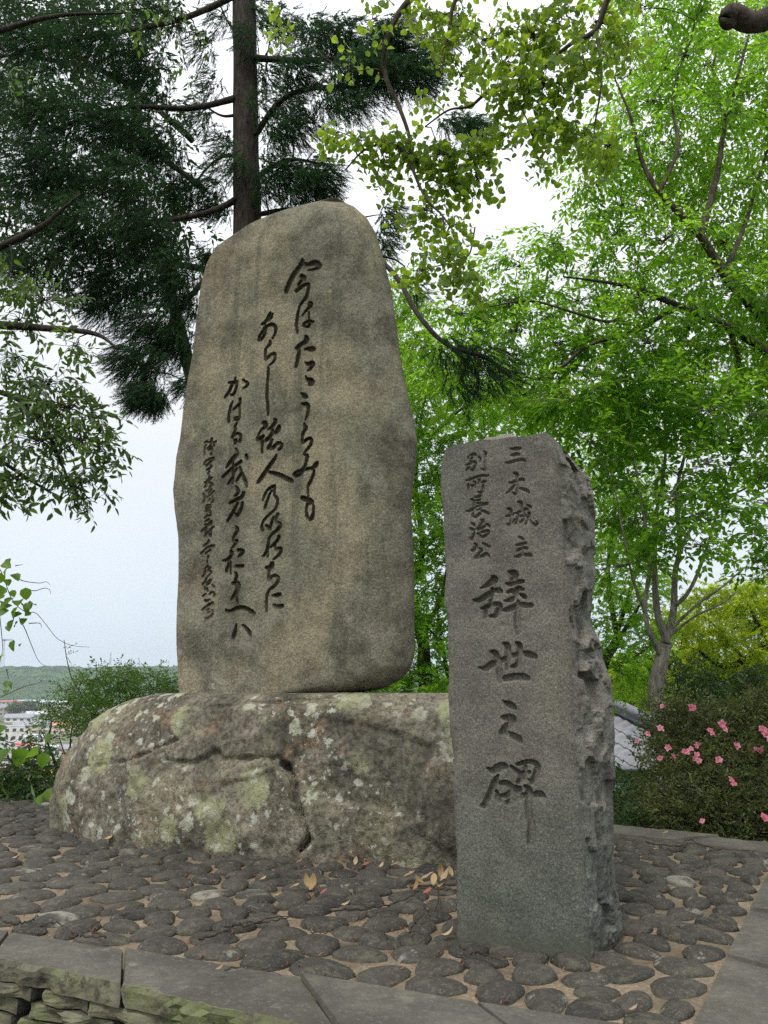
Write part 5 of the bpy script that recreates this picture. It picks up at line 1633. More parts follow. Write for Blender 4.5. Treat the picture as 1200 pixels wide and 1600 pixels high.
# ---- heart-leaved tree overhanging from the upper right
def heart_tree():
    x, y = 3.3, 3.6
    z0 = gz(x, y) - 0.1
    T = Plant("heart_leaved_tree", (x, y, z0), "tree with round yellow-green heart leaves hanging in from the top centre", "tree", BK_brown, LF_heart, 31)
    T.limb([(x - 0.2, y + 0.2, 5.0), (1.8, 2.8, 6.3), (0.3, 2.4, 7.0), (-1.6, 2.6, 7.3)], 0.06, 0.02, "limb", None, 8)
    T.limb([(x, y, z0), (x - 0.05, y, 1.5), (x, y + 0.05, 3.2), (x - 0.2, y + 0.2, 5.2), (x - 0.5, y + 0.5, 6.4)], 0.17, 0.09, "trunk", 40, 12, 0.1)
    st = T.limb([(x + 0.02, y, 3.45), at(1330, 25, 3.4), at(1240, 18, 3.2), at(1180, 20, 3.1), at(1152, 26, 3.08), at(1138, 30, 3.07)], 0.070, 0.040, "limb_stub", 30, 12, 0.15)
    st["label"] = "thick cut-off limb entering at the top right corner"
    for pts, r0 in (([(1330,-330,4.4),(1100,-120,4.6),(965,-20,4.7),(932,45,4.8),(890,70,4.8),(842,115,4.9),(815,170,5.0)], 0.035), ([(1330,-330,4.4),(1000,-210,4.9),(745,-40,5.0),(700,50,5.1),(690,120,5.1)], 0.035),
                    ([(1000,-210,4.9),(800,-150,5.2),(660,-20,5.3),(608,50,5.3),(600,110,5.4),(625,165,5.4),(640,215,5.4),(645,260,5.4),(665,310,5.4),(690,335,5.4),(716,372,5.4)], 0.03), ([(842,115,4.9),(770,140,5.0),(735,165,5.1),(700,172,5.2),(664,198,5.3)], 0.016),
                    ([(645,245,5.4),(610,225,5.4),(570,235,5.4),(540,265,5.4)], 0.014), ([(690,335,5.4),(700,380,5.4),(730,400,5.4),(742,355,5.4)], 0.008), ([(932,45,4.8),(940,120,4.8),(930,190,4.8)], 0.014)):
        T.limb(pxl(pts), r0, 0.006, "limb", None, 7)
    for px, py, rx, ry, n in ((690,240,42,30,26),(640,235,36,26,20),(740,238,34,24,18),(765,205,22,22,9),(700,285,40,22,20),(745,280,30,18,10),(560,218,26,18,10),(525,208,18,18,7),(595,225,28,22,13),(665,330,36,20,12),(705,350,26,26,9),(690,402,42,20,14),(722,440,26,16,9),(660,425,18,16,5),(605,285,22,16,6),
                              (790,105,38,46,24),(800,170,28,36,14),(760,65,42,36,22),(720,25,40,30,16),(830,55,40,38,24),(872,28,48,32,26),(850,130,38,36,22),(832,208,26,22,9),(845,245,10,10,4),(870,190,32,30,14),(912,212,36,26,13),(950,228,30,20,9),(900,100,46,36,24),(935,35,46,36,22),(660,25,26,26,8),(700,75,26,24,9),
                              (585,30,24,22,5),(680,150,20,16,5),(980,60,30,40,10),(640,15,18,18,5),(720,120,22,18,6),(545,110,16,16,3),(430,20,30,20,5)):
        Y = 4.9 + 0.5 * (px < 770) + T.rng.uniform(-0.25, 0.25)
        T.clump(at(px, py, Y), (px_r(rx, Y), px_r(rx, Y), px_r(ry, Y)), int(n * 1.35) + 1, 0.6, (0.85, 1.15), 99, True, 0.7, 0.009)
    # the crown goes on overhead, above the frame, and shades the platform
    for k in range(60):
        c = np.array([T.rng.uniform(-2.6, 3.6), T.rng.uniform(-0.5, 6.0), T.rng.uniform(5.6, 7.6)])
        if (c[2] - CAMZ) / math.hypot(c[1], 0.3) < 1.35 and c[1] > 0: continue
        T.clump(c, (0.6, 0.6, 0.35), 26, 0.5, (0.9, 1.3), 3, True, 0.8, 0.02)
    r = np.random.default_rng(5)
    # the leaves nearest the lens hang as single parts, the rest as one mass
    P, D = np.vstack(T.pos), np.vstack(T.dir)
    order = np.argsort(-P[:, 2] + 0.0)
    me = []
    for k in range(4):
        V, F = leaf_round(0.062, 0.056, 0.10, 0.15)
        V = V @ euler(r.normal(0, 0.25), 1.15 + r.normal(0, 0.15), 0).T
        me.append(make_mesh("leaf", V, F, LF_heart, False, None, np.full(len(V), 0.35 + 0.15 * k)))
    K = np.linalg.norm(P, axis=1).argsort()[:150]
    for k in K:
        for q in range(2):
            p = P[k] + r.normal(0, 0.035, 3)
            link_mesh("leaf", me[int(r.integers(4))], p, 0, (1, 1, 1), T.t, (r.normal(0, 0.35), r.normal(0, 0.35), r.uniform(0, 6.28)))
    T.finish([make_spray(r, 6, 0.17, leaf_round, 0.045, 0.068, 0.88, 1.0, 1.0, 0.0018, 0.45, 0.02) for _ in range(6)], "foliage", 0.6)

heart_tree()

# ---- zelkova, limbs arching in from the right
def zelkova():
    x, y = 6.6, 7.6
    z0 = gz(x, y) - 0.3
    T = Plant("zelkova_tree", (x, y, z0), "large green fine-leaved tree arching in from the right edge", "tree", BK_brown, LF_zel, 41)
    T.limb([(x, y, z0), (x - 0.1, y, 1.2), (x - 0.25, y, 2.6), (x - 0.1, y + 0.1, 6.0), (x, y, 8.5)], 0.30, 0.12, "trunk", 40, 14, 0.08)
    a = np.array([x - 0.25, y, 2.4])
    for pts, r0 in (([a, *pxl([(1330,640,7.3),(1205,510,7.1),(1132,432,7.0),(1090,368,6.9),(1030,300,6.8),(1002,250,6.8),(986,185,6.7),(960,120,6.7)])], 0.068), (pxl([(1092,370,6.9),(1120,275,7.0),(1130,205,7.0),(1158,100,7.1),(1180,20,7.2)]), 0.04),
                    ([a, *pxl([(1330,640,7.6),(1205,556,7.6),(1140,512,7.6),(1060,478,7.5),(1000,452,7.4),(940,440,7.3),(880,432,7.2)])], 0.07), (pxl([(1130,430,7.0),(1165,350,7.2),(1185,280,7.3),(1215,180,7.5)]), 0.03),
                    (pxl([(1060,478,7.5),(985,520,7.5),(920,540,7.4),(850,590,7.3),(780,575,7.2)]), 0.03), (pxl([(1030,300,6.8),(1060,230,6.9),(1050,150,7.0),(1080,60,7.1)]), 0.022), (pxl([(1000,452,7.4),(960,500,7.3),(900,490,7.2),(830,470,7.2),(760,480,7.1)]), 0.02),
                    (pxl([(1140,512,7.6),(1160,600,7.8),(1120,660,8.0),(1080,640,8.0)]), 0.03)):
        T.limb(pts, r0, 0.008, "limb", None, 8)
    poly = [(960,-50),(1270,-50),(1270,640),(830,640),(660,600),(665,520),(700,492),(745,470),(800,405),(865,376),(930,366),(985,340),(925,300),(905,250),(935,190),(985,100)]
    gaps = [(1095,300,18),(1150,160,16),(1060,200,14),(1010,140,14),(1120,60,14),(1190,250,16),(760,520,12),(955,462,40),(1000,338,16),(868,440,24),(842,575,30),(1062,385,16),(1185,372,20),(1010,470,14),(905,550,22),(830,540,14),(1170,470,14),(985,395,12),(700,545,26)]
    for q in scatter_px(T.rng, poly, 40, 2600, gaps):
        Y = T.rng.uniform(6.75, 9.0)
        rx, ry = T.rng.uniform(36, 54), T.rng.uniform(8, 15)
        T.clump(at(q[0], q[1], Y), (px_r(rx, Y), px_r(rx, Y), px_r(ry, Y)), 26, 0.20, (0.9, 1.3), 99, True, 1.0, 0.010)
    r = np.random.default_rng(6)
    T.finish([make_spray(r, 15, 0.38, leaf_diamond, 0.055, 0.085, 0.44, 0.9, 0.35, 0.0025, 0.22, 0.012, 0.3) for _ in range(8)], "foliage", 0.28)

zelkova()

# ---- slender many-stemmed tree behind the azalea
def young_tree():
    b = at(1028, 1100, 7.4)
    x, y = b[0], b[1]
    z0 = gz(x, y) - 0.1
    T = Plant("young_tree", (x, y, z0), "slender pale-barked many-stemmed tree rising behind the azalea", "tree", BK_grey, LF_young, 51)
    T.limb([(x - 0.02, y, z0), (x, y, 0.3), *pxl([(1030,1085,7.4),(1036,1040,7.4),(1040,1005,7.4)])], 0.085, 0.062, "trunk", 30, 12, 0.08)
    S = (1040, 1005, 7.4)
    for pts, r0 in (([S,(1028,960,7.4),(1025,900,7.4),(1022,820,7.5),(1040,700,7.5),(1030,560,7.6)], 0.042), ([(1036,1030,7.4),(1012,985,7.3),(1008,940,7.3),(1016,880,7.3),(1006,800,7.2),(985,690,7.2),(960,600,7.2)], 0.030), ([S,(1052,950,7.5),(1055,900,7.5),(1062,850,7.5),(1060,760,7.6),(1090,640,7.7),(1110,520,7.8)], 0.040),
                    ([(1052,950,7.5),(1075,925,7.4),(1095,880,7.4),(1120,800,7.4),(1150,700,7.5)], 0.024), ([(1046,985,7.45),(1090,945,7.3),(1130,915,7.2),(1160,890,7.2)], 0.016), ([(1046,995,7.45),(1085,965,7.3),(1125,945,7.2),(1150,925,7.2)], 0.014),
                    ([(1010,960,7.3),(990,910,7.2),(975,840,7.1),(960,760,7.1)], 0.014), ([(1060,860,7.5),(1100,800,7.8),(1170,760,8.0),(1210,740,8.0)], 0.018)):
        T.limb(pxl(pts), r0, 0.007, "stem", None, 8)
    poly = [(850,600),(900,520),(1010,480),(1230,460),(1230,905),(1140,900),(1090,880),(1050,905),(985,890),(950,910),(938,800),(935,700),(880,670)]
    gaps = [(1040,760,12),(1075,905,18),(1180,850,14),(1000,840,12),(1160,905,16),(1115,865,10)]
    for q in scatter_px(T.rng, poly, 40, 2200, gaps):
        Y = T.rng.uniform(6.7, 8.2)
        rx, ry = T.rng.uniform(30, 46), T.rng.uniform(9, 16)
        if q[1] > 820 and T.rng.uniform() < 0.35: continue
        if q[1] < 590 and T.rng.uniform() < 0.5: continue
        T.clump(at(q[0], q[1], Y), (px_r(rx, Y), px_r(rx, Y), px_r(ry, Y)), 18, 0.12, (0.9, 1.25), 99, True, 1.0, 0.008)
    r = np.random.default_rng(7)
    T.finish([make_spray(r, 11, 0.30, leaf_diamond, 0.060, 0.088, 0.58, 0.95, 0.2, 0.002, 0.12, 0.012, 0.3) for _ in range(8)], "foliage", 0.28)

young_tree()

# ---- fresh-leaved maples further back
def maple(name, label, base_px, trunk, limbs, poly, Yr, mind, n, leaf, seed, gaps=(), spray=None, r0=0.12, scale=1.0):
    b = at(*base_px)
    x, y = b[0], b[1]
    z0 = gz(x, y) - 0.2
    T = Plant(name, (x, y, z0), label, "tree", BK_dark if leaf is LF_maple else BK_brown, leaf, seed)
    T.limb([(x, y, z0), (x, y, (z0 + b[2]) / 2), *pxl(trunk)], r0, r0 * 0.6, "trunk", 30, 10, 0.1)
    for pts, r in limbs:
        T.limb(pxl(pts), r, r * 0.25, "limb", None, 7)
    for q in scatter_px(T.rng, poly, mind, 2500, gaps):
        Y = T.rng.uniform(*Yr)
        rx, ry = mind * T.rng.uniform(0.9, 1.4), mind * T.rng.uniform(0.4, 0.65)
        T.clump(at(q[0], q[1], Y), (px_r(rx, Y), px_r(rx, Y), px_r(ry, Y)), int(n * 1.5), 0.1, (0.9 * scale, 1.25 * scale), 3, True, 1.0, 0.012)
    r = np.random.default_rng(seed + 1)
    T.finish([make_spray(r, 9, 0.30, leaf_maple, 0.050, 0.075, 1.0, 0.9, 0.15, 0.002, 0.1) for _ in range(6)], "foliage", 0.35, 0.25)

maple("maple_tree", "bright green maple seen between the stele and the pillar", (672,1085,11.0), [(660,1030,11.0),(652,1000,11.0),(640,930,11.0)],
      [([(652,1000,11),(690,930,11),(700,850,11),(690,780,11.2),(660,700,11.2)], 0.04), ([(640,930,11),(660,860,11.1),(650,760,11.2),(660,640,11.3),(690,560,11.3)], 0.05), ([(700,1060,10.8),(690,1010,10.8),(672,985,10.8),(640,960,10.8)], 0.03), ([(660,700,11.2),(720,640,11.3),(790,620,11.4),(850,660,11.5)], 0.03), ([(650,760,11.2),(690,750,11.1),(730,745,11)], 0.025)],
      [(570,520),(600,420),(650,470),(700,600),(870,610),(880,800),(850,1000),(780,1070),(690,1090),(560,1092),(530,800)], (10.0, 12.0), 28, 17, LF_mid, 61, [(665,1018,10),(662,905,12),(690,1035,16),(655,760,9),(700,905,9)])
maple("maple_tree", "shaded green maple seen just right of the pillar", (925,1100,12.5), [(938,1050,12.5),(965,1000,12.5)],
      [([(965,1000,12.5),(990,960,12.4),(1010,930,12.4)], 0.04), ([(960,1040,12.5),(985,1030,12.3),(1015,1010,12.2)], 0.03), ([(965,1000,12.5),(950,900,12.5),(960,800,12.6),(950,700,12.8)], 0.05), ([(965,985,12.5),(1000,870,12.6),(1010,760,12.8)], 0.04)],
      [(925,640),(1010,640),(1015,900),(1030,960),(1020,1040),(1000,1080),(940,1095),(935,900)], (11.5, 13.5), 24, 15, LF_mid, 71, [(985,1072,10)])
maple("maple_tree", "yellow-green maple glowing behind the slender tree at right", (1180,1110,14.5), [(1175,1060,14.5),(1185,1020,14.5),(1200,1000,14.5)],
      [([(1200,1000,14.5),(1160,1030,14.4),(1135,1042,14.3),(1110,1030,14.2),(1090,1015,14.2)], 0.085), ([(1185,1020,14.5),(1230,960,14.5),(1260,900,14.5)], 0.08), ([(1160,1030,14.4),(1120,980,14.6),(1080,950,14.8)], 0.04), ([(1200,1000,14.5),(1170,950,14.8),(1150,920,15)], 0.04)],
      [(1040,965),(1100,925),(1190,915),(1290,930),(1290,1080),(1160,1085),(1130,1060),(1040,1070)], (13.5, 16.0), 21, 20, LF_maple, 81, [(1165,1066,8)], None, 0.12, 1.1)
maple("maple_tree", "olive-green maple low beyond the tiled roof", (985,1100,25.0), [(985,1075,25.0),(990,1050,25.0)],
      [([(985,1080,25),(1010,1060,25),(1040,1050,25)], 0.05)],
      [(945,1040),(1040,1030),(1060,1100),(1000,1115),(945,1100)], (23.0, 27.0), 17, 22, LF_maple, 91, [], None, 0.14, 1.5)

# ---- dark evergreen shrub between azalea and maples
def back_shrubs():
    rs = np.random.default_rng(8)
    pr = [make_spray(rs, 10, 0.22, leaf_diamond, 0.045, 0.080, 0.46, 0.9, 0.2, 0.003, 0.1) for _ in range(5)]
    for px, Y, poly, label, seed in ((20, 6.9, [(-80,1185),(-20,1180),(30,1196),(66,1214),(96,1236),(92,1268),(-80,1280)], "dark leafy undershrub at the left edge behind the cobbles", 103), (1110, 8.6, [(1050,1040),(1180,1060),(1240,1045),(1240,1200),(1060,1190),(1045,1100)], "dark leafy shrub behind the azalea, under the maple", 101),
                                     (985, 7.2, [(945,1235),(1000,1225),(1045,1235),(1060,1300),(950,1300)], "low green shrub at the platform's back edge, right of the pillar", 102)):
        b = at(px, 1250, Y)
        T = Plant("shrub", (b[0], b[1], gz(b[0], b[1]) - 0.1), label, "shrub", BK_brown, LF_shrub, seed)
        z0 = gz(b[0], b[1]) - 0.1
        for k in range(5):
            e = at(px + (k - 2) * 26, (poly[0][1] + poly[-1][1]) / 2, Y)
            T.limb([(b[0] + (k - 2) * 0.05, b[1], z0), ((b[0] + e[0]) / 2, b[1], (z0 + e[2]) / 2 + 0.1), e], 0.022, 0.008, "stem", 12, 6)
        for q in scatter_px(T.rng, poly, 17, 900):
            YY = Y + T.rng.uniform(-0.6, 0.6)
            T.clump(at(q[0], q[1], YY), (px_r(24, YY), px_r(24, YY), px_r(16, YY)), 12, 0.0, (0.8, 1.15), 2, True, 1.0, 0.006)
        T.finish(pr, "foliage", 0.5)

back_shrubs()

# ---- azalea with pink flowers
def azalea():
    c = at(1150, 1235, 5.5)
    z0 = gz(c[0], c[1]) - 0.05
    base = (c[0] + 0.1, c[1] + 0.1, z0)
    T = Plant("azalea_bush", base, "rounded dark azalea bush with scattered pink flowers at the right edge", "bush", BK_brown, LF_azalea, 111)
    outline = [(1018,1140),(1030,1100),(1075,1092),(1110,1120),(1150,1100),(1200,1085),(1290,1080),(1290,1345),(1200,1335),(1120,1320),(1060,1300),(1030,1272),(1022,1200)]
    tops = scatter_px(T.rng, outline, 19, 2600)
    for k in range(12):
        a = k / 12 * 2 * math.pi
        e = np.array(base) + np.array([0.40 * math.cos(a), 0.30 + 0.25 * math.sin(a), 0.45 + 0.15 * (k % 3)])
        T.limb([base, (np.array(base) + e) / 2 + np.array([0, 0, 0.12]), e], 0.02, 0.006, "stem", 10, 6)
    def depth_at(px, py):
        # a mound: the front bulges towards the viewer low down and falls back at the top and the left
        return 5.15 + 0.9 * smooth01((1300 - py) / 210.0) - 0.15 * smooth01((px - 1050) / 150.0)
    for q in tops:
        Y = depth_at(*q) + 0.16
        for layer in range(2):
            YY = Y + layer * 0.32
            T.clump(at(q[0], q[1], YY), (px_r(26, YY), px_r(26, YY), px_r(20, YY)), 24 if layer == 0 else 16, -0.25, (0.8, 1.2), 2, layer == 0, 1.0, 0.006, 0.5)
    r = np.random.default_rng(9)
    T.finish([make_spray(r, 9, 0.085, leaf_diamond, 0.023, 0.038, 0.45, 1.1, -0.1, 0.0018, 0.05, 0.003) for _ in range(6)], "foliage", 0.6)
    # flowers
    fm = leaf_mat("pink_azalea_petals", (0.62, 0.17, 0.25), (0.80, 0.38, 0.46), (0.82, 0.34, 0.42), 0.35, 0.5, 0.2)
    V, F = leaf_round(0.028, 0.029, 0.12, 0.25)
    petals = [make_mesh("petal", V @ euler(0, -0.55, 0).T + np.array([0, 0, 0.012]), F, fm, True, None, np.clip(r.normal(0.1 + 0.2 * k, 0.15, len(V)), 0, 1)) for k in range(5)]
    Vs, Fs = [], []
    for p in range(5):
        a = p * 1.2566 + 0.3
        V, F = tube(np.array([[0, 0, 0], [0.006 * math.cos(a), 0.006 * math.sin(a), 0.02], [0.011 * math.cos(a), 0.011 * math.sin(a), 0.036]]), [0.0009, 0.0007, 0.0009], 3)
        Vs.append((V, F))
    Vs.append(tube(np.array([[0, 0, -0.012], [0, 0, 0.004], [0, 0, 0.014]]), [0.0025, 0.004, 0.007], 6))
    V, F = join(Vs)
    heart = make_mesh("flower", V, F, fm, True, None, np.full(len(V), 0.1))
    spots = [(1078,1107),(1035,1105),(1083,1106),(1030,1140),(1012,1148),(1045,1170),(1033,1186),(1049,1184),(1072,1176),(1079,1171),(1085,1168),(1092,1163),(1088,1180),(1092,1190),(1086,1186),(1109,1144),(1112,1148),(1127,1131),(1129,1140),(1123,1189),(1140,1220),(1146,1226),(1192,1140),(1197,1148),(1199,1158),(1178,1174),(1184,1170),(994,1158),(1150,1166),(1098,1285),(1192,1280),(1200,1152)]
    for i, (px, py) in enumerate(spots):
        Y = depth_at(px, py) - 0.05
        p = at(px, py, Y)
        fl = link_mesh("flower", heart, p, 0, (float(r.uniform(0.7, 1.2)),) * 3, T.t, (1.15 + r.normal(0, 0.35), r.normal(0, 0.3), r.normal(0, 0.5)))
        for q in range(5):
            pe = bpy.data.objects.new("petal", petals[(i + q) % 5 if i % 3 else i % 5])
            C.objects.link(pe)
            pe.parent = fl
            pe.rotation_euler = (r.normal(0, 0.12), r.normal(0, 0.15), q * 2 * math.pi / 5 + r.normal(0, 0.08))

azalea()

# ---- shrub and rank growth at the left, behind the boulder
def left_shrub():
    b = at(98, 1240, 6.9)
    z0 = gz(b[0], b[1]) - 0.1
    T = Plant("small_leaved_shrub", (b[0], b[1], z0), "spreading small-leaved shrub left of the stele, before the town", "shrub", BK_brown, LF_fresh, 121)
    for pts, r0 in (([(98,1262,6.9),(94,1222,6.9),(84,1190,6.9),(74,1160,6.8),(64,1140,6.8)], 0.022), ([(74,1160,6.8),(80,1130,6.8),(76,1105,6.8)], 0.010), ([(104,1262,6.9),(112,1205,6.9),(100,1175,6.9),(92,1150,6.9)], 0.012), ([(104,1240,6.9),(118,1185,6.9),(140,1150,6.9),(150,1110,6.9),(170,1080,7.0)], 0.014),
                    ([(118,1185,6.9),(150,1155,7.0),(200,1120,7.1),(240,1080,7.1)], 0.011), ([(108,1200,6.9),(112,1140,6.9),(130,1090,6.9)], 0.009), ([(130,1090,6.9),(112,1060,6.9),(104,1030,6.9),(100,1000,6.9)], 0.005)):
        T.limb(pxl(pts), r0, 0.003, "stem", None, 6, 0.05)
    poly = [(78,1105),(110,1075),(140,1060),(165,1045),(205,1050),(240,1048),(272,1062),(290,1085),(285,1110),(230,1110),(180,1130),(140,1165),(100,1140),(75,1130)]
    for q in scatter_px(T.rng, poly, 13, 1500):
        Y = T.rng.uniform(6.5, 7.3)
        T.clump(at(q[0], q[1], Y), (px_r(17, Y), px_r(20, Y), px_r(10, Y)), 22, -0.05, (0.75, 1.2), 2, True, 1.0, 0.005)
    for q in scatter_px(T.rng, [(52,1140),(75,1140),(110,1215),(95,1235),(30,1205),(40,1180)], 15, 300):
        T.clump(at(q[0], q[1], 6.9), (px_r(16, 6.9), px_r(16, 6.9), px_r(9, 6.9)), 7, 0, (0.75, 1.1), 2, True, 1.0, 0.004)
    for px, py in ((104,1040),(108,1055),(101,1012),(103,1025),(66,1128),(60,1135)):
        T.clump(at(px, py, 6.9), (0.02, 0.02, 0.02), 2, 0, (0.6, 0.8), 0, False)
    r = np.random.default_rng(10)
    T.finish([make_spray(r, 9, 0.11, leaf_lance, 0.018, 0.030, 0.48, 1.0, 0.0, 0.0014, 0.05, 0.004) for _ in range(6)], "foliage", 0.6)

left_shrub()

def rank_growth():
    rng = np.random.default_rng(12)
    prot = []
    for k in range(6):
        L, W = rng.uniform(0.35, 0.62), rng.uniform(0.012, 0.022)
        n = 7
        t = np.linspace(0, 1, n)
        cx = 0.16 * t ** 2 * rng.uniform(0.4, 1.6)
        w = W * np.sin(np.clip(t * 0.93 + 0.07, 0, 1) * math.pi) ** 0.6 * 0.5 + 0.0004
        V = np.vstack([np.stack([t * L - cx * t * 0.5, w, -cx * t * 2.2 + 0 * t], 1), np.stack([t * L - cx * t * 0.5, -w, -cx * t * 2.2 + 0 * t], 1)])
        F = np.vstack([np.array([[i, i + 1, n + i + 1], [i, n + i + 1, n + i]]) for i in range(n - 1)])
        prot.append((V, F, np.zeros(len(F), int), np.full(len(V), 0.5)))
    spots = scatter_px(rng, [(-90,1225),(-30,1212),(60,1222),(102,1238),(92,1262),(-10,1272),(-90,1280)], 10, 900)
    P, D = [], []
    for q in spots:
        Y = rng.uniform(6.25, 7.2)
        p = at(q[0], q[1], Y)
        p[2] = gz(p[0], p[1])
        hgt = rng.uniform(0.8, 1.15)
        for k in range(9):
            P.append(p + rng.normal(0, 0.06, 3) * np.array([1, 1, 0]))
            D.append(np.array([rng.normal(0, 0.5), rng.normal(0, 0.5), 1.0]))
    P, D = np.array(P), np.array(D)
    V, F, mi, ti = instance(prot, P, D, rng.uniform(0.8, 1.35, len(P)), rng, 0.8, 0.3)
    o = mesh_obj("grass", V, F, LF_grass, None, True, None, ti)
    tag(o, "dark long-bladed grass along the platform edge at the left", "grass", None, "stuff")
    # leafy undergrowth hiding the ground behind the platform
    rs = np.random.default_rng(13)
    pr = [make_spray(rs, 9, 0.20, leaf_diamond, 0.045, 0.075, 0.5, 0.9, 0.1, 0.002, 0.1) for _ in range(4)]
    n = 2600
    A = rng.uniform(-2.4, 2.4, n)
    R = rng.uniform(6.9, 15, n)
    x, y = R * np.sin(A), R * np.cos(A)
    keep = ~in_poly(np.stack([x, y], 1), offset_poly(COB, 0.45))
    x, y = x[keep], y[keep]
    P = np.stack([x, y, land_z(x, y) + rng.uniform(0, 0.14, len(x))], 1)
    D = np.stack([rng.normal(0, 1, len(x)), rng.normal(0, 1, len(x)), rng.uniform(0.1, 0.9, len(x))], 1)
    V, F, mi, ti = instance(pr, P, D, rng.uniform(0.8, 1.4, len(P)), rng, 0.5, 0.3)
    o = mesh_obj("undergrowth", V, F, [LF_shrub, BK_brown], None, False, mi, ti)
    tag(o, "low leafy ground cover behind the platform", "ground cover", None, "stuff")

rank_growth()

# ---- vines with large leaves and bare tendrils, hanging at the left edge
def vines():
    r = np.random.default_rng(14)
    me = []
    for k in range(4):
        V, F = leaf_round(0.085, 0.075, 0.14, 0.2)
        V = V @ euler(r.normal(0, 0.2), 1.0 + r.normal(0, 0.2), 0).T
        me.append(make_mesh("leaf", V, F, LF_vine, True, None, np.full(len(V), 0.25 + 0.2 * k)))
    def vine(label, stems, leaves, Y, rad=0.0035):
        b = at(*stems[0][0], Y)
        t = thing("climbing_vine", b, label, "vine")
        for st in stems:
            P = resample(np.array([at(x, y, Y + 0.05 * math.sin(i)) for i, (x, y) in enumerate(st)]), 7 * len(st))
            V, F = tube(P, np.linspace(rad, 0.0012, len(P)), 5)
            mesh_obj("stem", V, F, BK_brown, t, True)
        for x, y, s in leaves:
            p = at(x, y, Y - 0.03 + r.normal(0, 0.03))
            link_mesh("leaf", me[int(r.integers(4))], p, 0, (s, s, s), t, (r.normal(0, 0.35), r.normal(0, 0.35), r.uniform(-2.6, -0.5)))
    cl = [(4,880,.9),(16,872,.9),(2,895,1),(12,886,.8),(20,897,.9),(3,915,1),(10,905,.7),(18,922,.6),(40,918,1.0),(8,930,1),(22,934,1),(30,938,1),(18,945,1.1),(28,948,1.1),(38,946,1),(48,942,.9),(55,946,.8),(12,952,.8),(34,958,.7),(40,966,.7),(20,968,.8),(28,972,.6),(46,955,.6),(5,940,.9),(14,976,.6),(22,1000,.9),(5,1022,.9),(33,1005,.4)]
    vine("leafy vine tuft with thin tendrils hanging at the left edge above the hill", [[(-30,860),(0,890),(18,935),(38,955),(56,958),(72,976),(90,998),(115,1009),(140,1011)],[(18,900),(38,908),(62,911),(72,909),(79,914)],[(40,922),(55,923),(70,919),(78,922),(79,928)],[(30,965),(40,985),(50,1010),(60,1032),(72,1042)],[(-2,950),(2,985),(4,1010),(5,1025)],[(45,974),(62,974),(65,982)],[(4,1000),(22,1000)],[(24,884),(36,882)]], cl, 5.2)
    vine("low vine with broad fresh leaves in front of the town at the left", [[(-20,1100),(10,1085),(40,1072),(60,1067),(65,1063),(60,1062)],[(-10,1120),(6,1130)],[(-10,1150),(15,1160),(42,1166)],[(42,1166),(62,1172),(84,1148)],[(10,1045),(14,1062)]],
         [(14,1064,.7),(20,1066,.6),(10,1078,.6),(-2,1132,1.3),(8,1134,1.3),(14,1170,1.3),(26,1172,1.5),(36,1168,1.5),(60,1178,1.5),(68,1176,1.2),(82,1147,.9),(-4,1180,1.5),(4,1186,1.3),(72,1234,1.3),(66,1240,1.0)], 5.6)

vines()

# ---- trees standing in the town
def town_tree(px, base_py, wpx, hpx, label, tint):
    g = ground(px, base_py, PLAIN_Z)
    mpp = np.linalg.norm(g - np.array([0, 0, CAMZ])) / FPX
    w, h = wpx * mpp, hpx * mpp
    T = Plant("town_tree", g, label, "tree", BK_brown, LF_far, 131 + px)
    T.limb([g - np.array([0, 0, 0.5]), g + np.array([0.1, 0, h * 0.3]), g + np.array([0, 0, h * 0.75])], w * 0.05, w * 0.015, "trunk", 8, 6)
    for k in range(14):
        a = T.rng.uniform(0, 6.28)
        rr = T.rng.uniform(0.0, 0.34) * w
        c = g + np.array([rr * math.cos(a), rr * math.sin(a), h * T.rng.uniform(0.35, 0.8)])
        T.clump(c, (w * 0.22, w * 0.22, h * 0.16), 42, -0.2, (w * 0.16, w * 0.30), 0, False, 1.0, 0.1, 0.5, tint)
    r = np.random.default_rng(15)
    T.finish([make_spray(r, 7, 0.5, leaf_diamond, 0.25, 0.45, 0.6, 0.9, 0.0, 0.004, 0.1) for _ in range(3)], "crown", 0.6, 0.2)

town_tree(20, 1119, 26, 19, "olive-yellow tree among the town roofs", 0.35)
town_tree(41, 1118, 17, 20, "dark green tree right of the olive one in town", -0.4)
town_tree(56, 1116, 14, 11, "small yellowish tree beside the dark green one in town", 0.35)
town_tree(25, 1148, 11, 14, "small dark tree beside the white block in town", -0.4)
town_tree(98, 1215, 30, 26, "light green tree below the town behind the shrub", 0.3)
